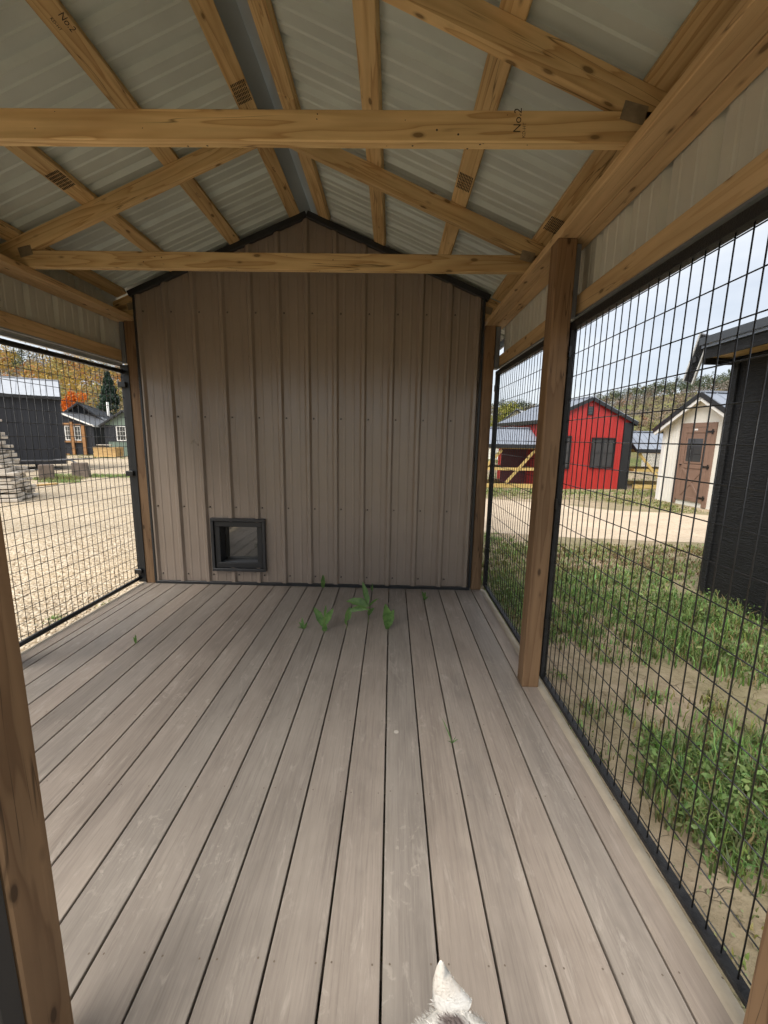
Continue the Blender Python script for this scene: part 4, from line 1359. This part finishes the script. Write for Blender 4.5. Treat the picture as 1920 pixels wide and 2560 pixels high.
tree('green_shrub_tree', -36.5, 41.0, 4.6, 2.0, (0.085, 0.105, 0.050), 'grey green tree left of the orange maple', 1500, 0.35, 12, group=GT)

# wooded hills: a mass nobody could count
def hill_wood(name, az0, az1, rmin, rmax, spacing, per, label, palette, seed, hmin, hmax, lsize):
    rg = np.random.default_rng(seed)
    PP = []; CC = []; SS = []
    r = rmin
    while r < rmax:
        da = math.degrees(spacing / r)
        a = az0
        while a < az1:
            aa = a + rg.uniform(-0.4, 0.4) * da; rr = r + rg.uniform(-0.4, 0.4) * spacing
            x = CX + rr * math.sin(math.radians(aa)); y = CY + rr * math.cos(math.radians(aa))
            z = ground_z(x, y)
            fr = (rr - rmin) / (rmax - rmin)
            nz = mnoise.noise(Vector((x * 0.028, y * 0.028, seed)))
            c = palette(rg, fr, nz, aa)
            a += da
            if c is None:
                continue
            h = rg.uniform(hmin, hmax); rx = h * rg.uniform(0.30, 0.44)
            P, sh = crown_points(rg, (x, y, z + h * 0.58), rx, h * 0.44, per, 10)
            # light tops, the shade under them comes from the light itself
            col = np.array(c)[None] * sh[:, None] * rg.uniform(0.75, 1.3, (per, 1))
            PP.append(P); CC.append(col); SS.append(rg.uniform(0.6, 1.4, per) * lsize)
        r += spacing * 0.85
    o = quad_cloud(name, np.concatenate(PP).astype(np.float32), np.concatenate(SS).astype(np.float32), np.clip(np.concatenate(CC), 0.003, 1).astype(np.float32), None, 'stuff', seed=seed)
    return tag(o, label, 'woodland')
def pal_left(rg, fr, nz, az):
    q = rg.uniform()
    if nz > 0.25 and q < 0.45:
        return (0.07, 0.085, 0.045)
    opts = [(0.36, 0.235, 0.060), (0.42, 0.275, 0.055), (0.32, 0.145, 0.045), (0.29, 0.25, 0.085), (0.23, 0.185, 0.12), (0.18, 0.185, 0.065), (0.26, 0.14, 0.075), (0.26, 0.22, 0.16)]
    pr = [0.19, 0.15, 0.10, 0.15, 0.15, 0.09, 0.07, 0.10]
    return opts[rg.choice(len(opts), p=pr)]
def pal_right(rg, fr, nz, az):
    q = rg.uniform()
    if fr < 0.14:
        if q < 0.5:
            return None
        return (0.17, 0.155, 0.055)
    if fr > 0.55 and (nz > -0.12 or q < 0.3):
        return (0.075, 0.092, 0.055) if q < 0.7 else (0.115, 0.118, 0.060)
    opts = [(0.180, 0.152, 0.128), (0.200, 0.168, 0.138), (0.215, 0.155, 0.105), (0.150, 0.132, 0.100), (0.215, 0.180, 0.100), (0.235, 0.130, 0.080), (0.125, 0.125, 0.070)]
    pr = [0.28, 0.22, 0.14, 0.14, 0.09, 0.05, 0.08]
    return opts[rg.choice(len(opts), p=pr)]
hill_wood('hillside_wood', -64, -26, 60, 190, 6.0, 430, 'autumn woodland of yellow and orange trees on the left hill', pal_left, 21, 6.0, 10.5, 0.33)
hill_wood('hillside_wood', 4, 56, 116, 285, 6.2, 170, 'grey brown late autumn woodland on the long right hill', pal_right, 22, 5.5, 9.0, 0.50)

# ================================================================== GRASS AND WEEDS (nobody could count them)
def blades(name, roots, h, wdt, col, label, seed, lean=0.45, cat='grass'):
    rg = np.random.default_rng(seed)
    n = len(roots)
    an = rg.uniform(0, 2 * np.pi, n)
    d = np.stack([np.cos(an), np.sin(an), np.zeros(n)], 1)
    sdir = np.stack([-np.sin(an), np.cos(an), np.zeros(n)], 1)
    le = rg.uniform(0.15, 1.0, n) * lean
    V = np.empty((n, 5, 3), np.float32)
    up = np.array([0, 0, 1.0])
    V[:, 0] = roots - sdir * (wdt / 2)[:, None]
    V[:, 1] = roots + sdir * (wdt / 2)[:, None]
    mid = roots + up * (h * 0.55)[:, None] + d * (h * le * 0.30)[:, None]
    V[:, 2] = mid + sdir * (wdt * 0.45)[:, None]
    V[:, 3] = mid - sdir * (wdt * 0.45)[:, None]
    V[:, 4] = roots + up * (h * (1 - 0.45 * le))[:, None] + d * (h * le)[:, None]
    me = bpy.data.meshes.new(name)
    me.vertices.add(5 * n); me.vertices.foreach_set('co', V.reshape(-1))
    idx = (np.arange(n) * 5)[:, None] + np.array([0, 1, 2, 3, 3, 2, 4])[None]
    me.loops.add(7 * n); me.loops.foreach_set('vertex_index', idx.reshape(-1).astype(np.int32))
    ls_ = np.empty((n, 2), np.int32); ls_[:, 0] = np.arange(n) * 7; ls_[:, 1] = np.arange(n) * 7 + 4
    me.polygons.add(2 * n); me.polygons.foreach_set('loop_start', ls_.reshape(-1)); me.polygons.foreach_set('loop_total', np.tile([4, 3], n).astype(np.int32))
    at = me.color_attributes.new('Col', 'FLOAT_COLOR', 'POINT')
    C = np.ones((n, 5, 4), np.float32); C[:, :, :3] = col[:, None, :]
    at.data.foreach_set('color', C.reshape(-1))
    me.update(); me.validate()
    me.materials.append(MAT['leaf'])
    o = link(bpy.data.objects.new(name, me), None, None, 'stuff')
    return tag(o, label, cat)
def patch_points(rg, patches, dens=1.0):
    out = []; hs = []; cc = []
    for (x, y, rx, ry, n, h, col) in patches:
        n = int(n * dens)
        a = rg.uniform(0, 2 * np.pi, n); r = np.sqrt(rg.uniform(0, 1, n))
        # clumpy: pull towards tuft centres
        nt = max(3, n // 26)
        ta = rg.uniform(0, 2 * np.pi, nt); tr_ = np.sqrt(rg.uniform(0, 1, nt))
        tx = tr_ * np.cos(ta); ty = tr_ * np.sin(ta)
        w = rg.integers(0, nt, n)
        px = np.where(rg.uniform(size=n) < 0.75, tx[w] + rg.normal(0, 0.028 / max(rx, .05), n), r * np.cos(a))
        py = np.where(rg.uniform(size=n) < 0.75, ty[w] + rg.normal(0, 0.028 / max(ry, .05), n), r * np.sin(a))
        P = np.stack([x + px * rx, y + py * ry, np.full(n, GZ - 0.005)], 1)
        keep = ~((np.abs(P[:, 0]) < 1.62) & (P[:, 1] > -3.1) & (P[:, 1] < 2.6)) & ~((P[:, 0] > 3.88) & (P[:, 1] < 0.63) & (P[:, 1] > -2.8))
        out.append(P[keep])
        hs.append((h * 0.62 * rg.uniform(0.35, 1.25, n))[keep])
        C = np.array(col)[None] * rg.uniform(0.6, 1.4, (n, 1)) * (1 + rg.normal(0, 0.13, (n, 3)))
        dry = rg.uniform(size=n) < 0.13
        C[dry] = np.array((0.28, 0.215, 0.10)) * rg.uniform(0.7, 1.2, (dry.sum(), 1))
        cc.append(np.clip(C, 0.004, 1)[keep])
    return np.concatenate(out), np.concatenate(hs), np.concatenate(cc)
rg = np.random.default_rng(31)
GR = (0.160, 0.248, 0.075); G2 = (0.210, 0.290, 0.100); YG = (0.215, 0.240, 0.080); BR = (0.225, 0.165, 0.090)
near = [(2.2, 0.85, .5, .35, 3000, .13, G2), (3.0, 0.75, .6, .35, 3000, .13, GR), (2.6, -0.25, .6, .25, 2600, .13, GR), (2.05, -0.15, .3, .3, 1800, .13, G2), (2.35, 0.25, .55, .42, 5200, .16, GR), (3.05, 0.10, .60, .45, 5200, .17, GR), (3.55, -0.05, .35, .5, 3600, .24, GR), (1.85, 0.35, .24, .55, 2600, .16, G2), (1.85, -0.35, .2, .35, 1200, .12, G2),
        (3.25, -0.75, .55, .42, 5200, .20, GR), (2.85, -0.62, .35, .28, 2200, .17, GR), (2.35, -0.70, .24, .18, 800, .12, G2), (2.15, -0.48, .3, .2, 900, .12, GR),
        (2.25, -1.25, .16, .13, 380, .10, G2), (1.95, -1.42, .13, .10, 260, .14, G2), (2.62, -1.30, .30, .10, 420, .10, YG),
        (2.32, -1.62, .34, .18, 1300, .17, G2), (2.20, -1.85, .34, .24, 2600, .21, GR), (2.45, -2.05, .40, .32, 3400, .24, GR), (1.98, -2.02, .20, .18, 1500, .20, G2), (2.15, -2.24, .26, .16, 1500, .20, GR),
        (2.75, -1.75, .35, .25, 1500, .2, GR), (1.72, -1.75, .06, .22, 160, .09, G2), (3.2, -1.9, .5, .6, 3500, .22, GR), (1.9, -2.5, .2, .1, 110, .07, YG), (2.6, -2.8, .5, .3, 900, .15, GR)]
Pn, Hn, Cn = patch_points(rg, near, 0.40)
blades('grass', Pn, Hn, rg.uniform(.0035, .0105, len(Pn)), Cn, 'rank green grass and weeds on the bare ground outside the near fence', 32, 0.75)
far = [(2.2, 1.3, .7, .55, 2600, .10, YG), (3.4, 1.6, 1.0, .6, 2600, .09, BR), (4.6, 1.7, 1.0, .7, 2600, .10, BR), (3.3, 1.5, 1.3, .7, 2600, .11, G2), (4.4, 1.2, .9, .6, 1800, .11, G2), (3.0, 2.2, 1.2, .4, 3000, .08, YG), (4.8, 2.35, 1.2, .35, 2600, .09, YG), (2.0, 2.4, .9, .5, 2200, .10, G2), (3.2, .95, .6, .35, 1800, .13, G2),
       (1.9, 2.9, .8, .35, 900, .09, G2), (6.0, 1.6, 1.2, .8, 2600, .10, BR)]
far += [(5.0, 8.3, 3.4, 1.0, 6500, .09, YG), (5.2, 9.2, 3.6, .65, 6000, .12, G2), (8.8, 9.2, 1.4, .9, 3600, .12, YG), (7.1, 7.2, .8, .9, 2600, .10, YG), (7.3, 6.2, .5, .55, 1600, .09, YG), (3.0, 8.6, 1.5, .8, 2600, .10, YG), (11, 13, 4, 2.5, 5000, .16, YG), (4.5, 13, 4, 2.0, 4500, .16, G2)]
Pf, Hf, Cf = patch_points(rg, far, 0.7)
blades('grass', Pf, Hf, rg.uniform(.006, .014, len(Pf)), Cf, 'short mixed brown and green grass along both sides of the gravel lane', 33, 0.8)
lft = [(-10.3, 10.0, .75, .45, 2200, .22, YG), (-10.0, 11.2, 1.6, .55, 2800, .17, G2), (-9.7, 9.3, .7, .3, 900, .16, G2), (-11.4, 9.5, .6, .5, 1200, .22, YG), (-2.02, -0.36, .07, .09, 120, .05, G2), (-1.83, -0.07, .09, .07, 90, .05, G2), (-17.5, 22.6, 2.2, .3, 900, .2, YG), (-21, 25.0, 2.5, .3, 900, .18, YG), (-8.9, 11.9, .8, .35, 700, .10, G2)]
Pl, Hl, Cl = patch_points(rg, lft)
blades('grass', Pl, Hl, rg.uniform(.005, .014, len(Pl)), Cl, 'yellow green weeds around the rusty blocks and in the gravel yard', 34, 0.7)
# broad leaves among the weeds by the near fence
rl = np.random.default_rng(40)
BP = []; BC = []; BS = []
for (x, y, rx, ry, n, h) in ((2.2, 0.25, .5, .4, 520, .12), (1.85, 0.2, .22, .5, 320, .12), (3.0, 0.1, .5, .4, 420, .14), (3.5, -.1, .3, .4, 260, .2), (3.2, -.75, .45, .35, 330, .16), (2.1, -1.9, .3, .25, 420, .14), (2.35, -2.1, .35, .25, 420, .16), (1.8, -1.06, .05, .08, 26, .05), (2.0, -2.18, .2, .14, 200, .12)):
    a = rl.uniform(0, 2 * np.pi, n); r = np.sqrt(rl.uniform(0, 1, n))
    BP.append(np.stack([x + rx * r * np.cos(a), y + ry * r * np.sin(a), GZ + rl.uniform(0.01, 1, n) * h], 1))
    BC.append(np.array(G2)[None] * rl.uniform(.6, 1.15, (n, 1)) * (1 + rl.normal(0, .08, (n, 3)))); BS.append(rl.uniform(.014, .042, n))
o = quad_cloud('weed_leaves', np.concatenate(BP).astype(np.float32), np.concatenate(BS).astype(np.float32), np.clip(np.concatenate(BC), .004, 1).astype(np.float32), None, 'stuff', 0.6, seed=41)
tag(o, 'broad leaved weeds growing through the grass outside the near fence', 'weeds')
# little pale seedlings on the cracked earth by the near fence
n = 170
P = np.stack([rl.uniform(1.64, 2.1, n), rl.uniform(-2.85, -2.28, n), GZ + rl.uniform(.004, .02, n)], 1)
P = np.concatenate([P, np.stack([rl.uniform(1.63, 1.8, 70), rl.uniform(-1.9, -1.3, 70), GZ + rl.uniform(.004, .02, 70)], 1)])
C = np.array((0.20, 0.235, 0.11))[None] * rl.uniform(.8, 1.3, (len(P), 1)) * np.ones((1, 3))
o = quad_cloud('seedlings', P.astype(np.float32), rl.uniform(.010, .022, len(P)).astype(np.float32), C.astype(np.float32), None, 'stuff', .5, seed=42)
tag(o, 'tiny pale seedlings on the cracked earth beside the near fence', 'seedlings')
# loose stones of the gravel beside the gate
def stones():
    rs = np.random.default_rng(50)
    ico = bmesh.new(); bmesh.ops.create_icosphere(ico, subdivisions=1, radius=1.0)
    bv = np.array([v.co[:] for v in ico.verts]); bf = [[v.index for v in f.verts] for f in ico.faces]; ico.free()
    n = 5200
    y = rs.uniform(-2.6, 2.6, n); x = -1.62 - rs.uniform(0, 1, n) ** 1.6 * 3.6
    s = rs.uniform(.006, .017, n)
    V = np.empty((n, len(bv), 3), np.float32)
    for i in range(n):
        sc = s[i] * rs.uniform(.6, 1.25, 3) * np.array([1, 1, .7])
        a = rs.uniform(0, 6.28); c, q = math.cos(a), math.sin(a)
        p = bv * sc * rs.uniform(.82, 1.15, (len(bv), 1))
        V[i, :, 0] = x[i] + p[:, 0] * c - p[:, 1] * q; V[i, :, 1] = y[i] + p[:, 0] * q + p[:, 1] * c; V[i, :, 2] = GZ + .004 + s[i] * .25 + p[:, 2]
    F = np.array(bf)[None] + (np.arange(n) * len(bv))[:, None, None]
    m = len(bf) * n
    me = bpy.data.meshes.new('gravel_stones')
    me.vertices.add(n * len(bv)); me.vertices.foreach_set('co', V.reshape(-1))
    me.loops.add(3 * m); me.loops.foreach_set('vertex_index', F.reshape(-1).astype(np.int32))
    me.polygons.add(m); me.polygons.foreach_set('loop_start', np.arange(0, 3 * m, 3, dtype=np.int32)); me.polygons.foreach_set('loop_total', np.full(m, 3, np.int32))
    at = me.color_attributes.new('Col', 'FLOAT_COLOR', 'POINT')
    t = rs.uniform(0, 1, (n, 1)); base = np.array((.36, .275, .18))[None] * (1 - t) + np.array((.64, .56, .44))[None] * t
    C = np.ones((n, len(bv), 4), np.float32); C[:, :, :3] = base[:, None, :]
    at.data.foreach_set('color', C.reshape(-1))
    me.update(); me.validate()
    g = G('stone'); a = g.n('ShaderNodeVertexColor', layer_name='Col'); g.color(a.outputs[0]); g.set(Roughness=.85)
    me.materials.append(g.m)
    o = link(bpy.data.objects.new('gravel_stones', me), None, None, 'stuff')
    tag(o, 'loose rounded pale stones on the gravel below the wire gate', 'stones')
stones()

# ================================================================== WEEDS ON THE DECK
def leaf_blade(name, base, direction, length, width, parent, curl=0.35, seed=1, tilt=0.0, mat='dock_leaf'):
    """a pointed, wavy, folded leaf rising from base"""
    rn = random.Random(seed)
    d = Vector(direction).normalized()
    side = Vector((1, 0.15, 0)) if abs(d.x) < 0.7 else Vector((0.25, 0.6, 0.75))
    side = (side - d * side.dot(d)).normalized()
    side = (Matrix.Rotation(tilt, 3, d) @ side)
    nrm = side.cross(d).normalized()
    n = 9
    vs = []; fs = []
    p = Vector(base)
    dirv = d.copy()
    for i in range(n + 1):
        t = i / n
        wd = width * (math.sin(math.pi * min(1, t * 0.92 + 0.05)) ** 0.75) * (1 - 0.35 * t) * 0.5
        if i == 0: wd = width * 0.06
        if i == n: wd = 0.0006
        wave = 0.10 * width * math.sin(t * 17 + seed)
        vs += [p - side * (wd + wave * 0.4) + nrm * (wd * 0.35 + wave * 0.5), p, p + side * (wd - wave * 0.4) + nrm * (wd * 0.35 - wave * 0.5)]
        dirv = (dirv - Vector((0, 0, 1)) * (curl * 0.16 * (0.3 + t))).normalized()
        p = p + dirv * (length / n)
    for i in range(n):
        a = 3 * i
        fs += [(a, a + 1, a + 4, a + 3), (a + 1, a + 2, a + 5, a + 4)]
    o = from_py(name, vs, fs, mat, parent, None, True)
    return o
def weed(base, leaves, label, stem=None, name='deck_weed'):
    t = thing(name, base, label, 'weed', 'weeds growing up through the deck gaps')
    b = Vector(base)
    if stem:
        bm = bmesh.new()
        pts = [b + Vector((0, 0, -0.02))] + [b + Vector(q) for q in stem]
        for a, c in zip(pts, pts[1:]):
            tube(bm, a, c, 0.0026, 6)
        from_bm('stem', bm, 'stem', t)
    for i, (off, d, L, wd, curl, tilt) in enumerate(leaves):
        leaf_blade('leaf', b + Vector(off), d, L, wd, t, curl, i * 3 + int(abs(b.x) * 100), tilt)
    return t
gx = lambda k: X0 + PIT * k
weed((gx(10), -0.05, 0), [((0, 0, .0), (0.02, -.05, 1), .125, .045, .0, 0.1)], 'single upright weed leaf against the base of the kennel wall')
weed((gx(10), -0.86, 0), [((0, 0, 0), (-.5, .1, .8), .06, .022, .4, .3), ((0, 0, .0), (.35, -.1, .9), .06, .02, .3, -.3), ((-.005, 0, .01), (-.15, .2, 1), .07, .022, .2, 0), ((0, 0, 0), (-.8, -.1, .5), .045, .018, .5, .6)], 'low pale tuft of weed left of the twin-leaf dock weed')
weed((gx(11), -0.89, 0), [((0, 0, .035), (-.46, .05, 1), .155, .062, .25, .35), ((.004, 0, .05), (.42, .05, 1), .130, .052, .3, -.35), ((.002, 0, .10), (.10, .1, 1), .09, .022, .1, .2), ((0, 0, .0), (.1, -.1, 1), .06, .045, .2, 0)], 'twin-leaved dock weed standing in the deck gap', [(0, 0, .06), (.002, 0, .12)])
weed((gx(12), -0.82, 0), [((.004, 0, .05), (.10, .1, 1), .10, .055, .9, .2), ((.012, .01, .120), (.85, .02, .32), .150, .045, .6, .1), ((0, 0, .02), (-.25, 0, 1), .05, .02, .2, 0)], 'arching dock weed bent to the right over the deck', [(.002, 0, .05), (.010, .005, .12)])
weed((gx(13), -0.70, 0), [((-.004, .02, .10), (-.75, .1, .45), .17, .075, .8, -.2), ((-.004, .02, .115), (-.25, .25, 1), .17, .05, .25, .2), ((.0, .0, .04), (.25, -.1, .8), .085, .035, 1.2, -.3), ((-.004, .02, .10), (.45, .1, .6), .10, .025, .8, .4)], 'tallest bushy dock weed with drooping leaves in the deck gap', [(0, .01, .06), (-.004, .02, .12)])
weed((gx(13), -0.10, 0), [((0, 0, 0), (.02, 0, 1), .075, .018, .1, .5), ((0, 0, 0), (-.3, 0, 1), .05, .014, .2, .5)], 'tiny narrow sprout behind the tallest dock weed')
weed((gx(14), -0.83, 0), [((0, 0, .005), (-.12, .05, 1), .180, .078, .1, .15), ((.004, 0, .02), (.22, .05, 1), .130, .055, .25, -.3), ((-.002, 0, 0), (-.2, -.1, 1), .05, .04, .3, 0)], 'upright paired dock leaves right of the tallest dock weed')
weed((gx(16), -0.28, 0), [((0, 0, .0), (.1, 0, 1), .075, .028, .3, .4), ((0, 0, .02), (-.25, .1, 1), .055, .022, .3, -.4), ((0, 0, .0), (.4, -.1, .6), .05, .018, .5, 0)], 'small curled sprout in a gap near the right end of the kennel wall')
weed((gx(3), -1.12, 0), [((0, 0, 0), (.05, 0, 1), .06, .016, .2, .2), ((0, 0, 0), (-.3, .1, 1), .045, .013, .2, -.3)], 'tiny lone sprout on the left part of the deck')
weed((gx(16), -1.93, 0), [((0, 0, 0), (-.35, .35, .8), .105, .006, .2, .2), ((0, 0, 0), (.2, -.1, .8), .04, .006, .6, .2), ((0, 0, 0), (-.4, -.2, .5), .035, .005, .6, 0), ((0, 0, 0), (.5, .1, .5), .03, .005, .6, 0)], 'thin grass sprout in a gap on the near part of the deck')
# a pale round knot plug on a board
bm = bmesh.new(); bmesh.ops.create_circle(bm, cap_ends=True, segments=16, radius=.011, matrix=Matrix.Translation((0.735, -1.87, 0.0006)))
o = from_bm('pale_spot', bm, 'grey_wood', deck)
# ================================================================== THE DOG at the threshold (only ear and crown reach into the picture)
def build_dog():
    Y0 = -3.1135
    bm = bmesh.new()
    sk = bm.verts.layers.skin.verify()
    def v(x, y, z, r):
        q = bm.verts.new((x, Y0 + y, z)); q[sk].radius = (r, r); return q
    def chain(vs):
        for a, b in zip(vs, vs[1:]):
            bm.edges.new((a, b))
    nose = v(.955, 0, .370, .017); muz = v(.895, 0, .387, .030); brow = v(.838, 0, .436, .040); head = v(.795, 0, .456, .060)
    nape = v(.742, 0, .385, .046); neck = v(.685, 0, .300, .064); chest = v(.60, 0, .205, .088); mid = v(.44, 0, .190, .082); hip = v(.28, 0, .205, .076)
    chain([nose, muz, brow, head, nape, neck, chest, mid, hip])
    chain([hip, v(.19, 0, .24, .026), v(.10, 0, .24, .022), v(.01, 0, .29, .014)])
    chest[sk].use_root = True
    for s in (-1, 1):
        chain([chest, v(.590, s * .055, .10, .040), v(.570, s * .062, .0, .028), v(.583, s * .062, -.10, .018), v(.588, s * .062, -.165, .017), v(.615, s * .062, -.182, .018)])
        chain([hip, v(.30, s * .058, .10, .050), v(.355, s * .065, .02, .034), v(.265, s * .065, -.075, .018), v(.275, s * .065, -.160, .016), v(.305, s * .065, -.182, .018)])
    me = bpy.data.meshes.new('dog_skeleton'); bm.to_mesh(me); bm.free()
    tmp = bpy.data.objects.new('dog_skeleton', me); COL.objects.link(tmp)
    m1 = tmp.modifiers.new('skin', 'SKIN'); m1.use_smooth_shade = True
    m2 = tmp.modifiers.new('sub', 'SUBSURF'); m2.levels = 2; m2.render_levels = 2
    bpy.context.view_layer.update()
    ev = bpy.data.meshes.new_from_object(tmp.evaluated_get(bpy.context.evaluated_depsgraph_get()))
    bpy.data.objects.remove(tmp)
    bm = bmesh.new(); bm.from_mesh(ev)
    # ears: pointed, cupped cones; the far one stands up, the near one mirrors it
    for s in (1, -1):
        n = 12; rings = []
        base = Vector((.799, Y0 + s * .036, .466)); tip = Vector((.7785, Y0 + .036, .562)) if s > 0 else Vector((.765, Y0 - .105, .435))
        ax = (tip - base).normalized()
        fx = Vector((1, 0, 0)); fx = (fx - ax * fx.dot(ax)).normalized(); fy = ax.cross(fx)
        L = (tip - base).length
        for i in range(n + 1):
            t = i / n
            wd = .0285 * (1 - t) ** .85 + .0012
            c = base + ax * (L * t) + fx * (-.006 * math.sin(t * 2.6))
            ring = []
            for j in range(12):
                a = 2 * math.pi * j / 12
                dx = math.cos(a) * wd; dy = math.sin(a) * wd * .34
                cup = .35 * wd * (dx / wd) ** 2 * s
                ring.append(bm.verts.new(c + fx * dx + fy * (dy + cup)))
            rings.append(ring)
        for a, b in zip(rings, rings[1:]):
            for j in range(12):
                k = (j + 1) % 12
                bm.faces.new((a[j], a[k], b[k], b[j]))
        bm.faces.new(rings[-1])
    bmesh.ops.recalc_face_normals(bm, faces=bm.faces[:])
    me = bpy.data.meshes.new('dog'); bm.to_mesh(me); bm.free()
    bpy.data.meshes.remove(ev)
    for p in me.polygons:
        p.use_smooth = True
    def coat(p, ear=False):
        w = Vector((.68, .66, .62))
        x, y, z = p.x, p.y - Y0, p.z
        nz = mnoise.noise(Vector((x * 40, y * 40, z * 40))) * .008
        if z > .542 + nz * 2 and y > 0.025:
            return Vector((.33, .33, .32)) if x > .783 else Vector((.62, .585, .53))
        if z > .50 and y > .02:
            return Vector((.64, .60, .545))
        d = math.hypot((x - .797) * 1.0, (y + .021) * .80)
        if .44 < z < .525 and d < .037 + nz:
            return Vector((.130, .103, .095))
        if .30 < x < .52 and z > .2 + nz * 3:
            return Vector((.16, .13, .12))
        if x > .948:
            return Vector((.02, .018, .018))
        return w
    at = me.color_attributes.new('Col', 'FLOAT_COLOR', 'POINT')
    for i, vv in enumerate(me.vertices):
        c = coat(vv.co); at.data[i].color = (c.x, c.y, c.z, 1)
    g = G('dog_coat'); a = g.n('ShaderNodeVertexColor', layer_name='Col')
    g.color(a.outputs[0]); g.set(Roughness=.75)
    g.bump(g.noise(g.coords((1, 1, 1), shift=False), 260, 3, .7), .5, .003)
    me.materials.append(g.m)
    dog = link(bpy.data.objects.new('dog', me), None, None)
    tag(dog, 'white dog with grey brown patch on its crown, one pale ear standing up', 'dog')
    # fur strands on head and neck
    rn = random.Random(4)
    pts = []; cols = []; fcs = []
    me.calc_loop_triangles()
    tris = [t for t in me.loop_triangles]
    ar = np.array([t.area if me.vertices[t.vertices[0]].co.x > .60 else 0 for t in tris]); ar /= ar.sum()
    ch = np.random.default_rng(9).choice(len(tris), 14000, p=ar)
    for ti in ch:
        t = tris[int(ti)]
        a, b, c = (me.vertices[i] for i in t.vertices)
        u = rn.random(); w_ = rn.random()
        if u + w_ > 1: u, w_ = 1 - u, 1 - w_
        p = a.co + (b.co - a.co) * u + (c.co - a.co) * w_
        n = (a.normal + b.normal + c.normal).normalized()
        onear = p.z > .526 or (p.z > .47 and abs(p.y - Y0) > .024 and .752 < p.x < .838)
        L = rn.uniform(.002, .0035) if onear else rn.uniform(.006, .011)
        if p.x > .86: L *= .35
        d = (n * .55 + Vector((-.55, rn.uniform(-.3, .3), rn.uniform(-.25, .35) if not onear else .8))).normalized()
        if onear: d = (n * .4 + Vector((-.1, 0, 1))).normalized()
        sd_ = d.cross(n)
        if sd_.length < 1e-4: continue
        sd_ = sd_.normalized() * .0007
        k = len(pts)
        m_ = p + d * L * .5 + n * L * .06
        pts += [p - sd_, p + sd_, m_ + sd_ * .8, m_ - sd_ * .8, p + d * L - n * L * .05]
        fcs += [(k, k + 1, k + 2, k + 3), (k + 3, k + 2, k + 4)]
        cc = coat(p) * rn.uniform(.85, 1.12)
        cols += [cc] * 5
    fur = from_py('fur', pts, fcs, 'fur', dog, None, False, 'stuff')
    at = fur.data.color_attributes.new('Col', 'FLOAT_COLOR', 'POINT')
    at.data.foreach_set('color', np.array([(c.x, c.y, c.z, 1) for c in cols], np.float32).reshape(-1))
build_dog()
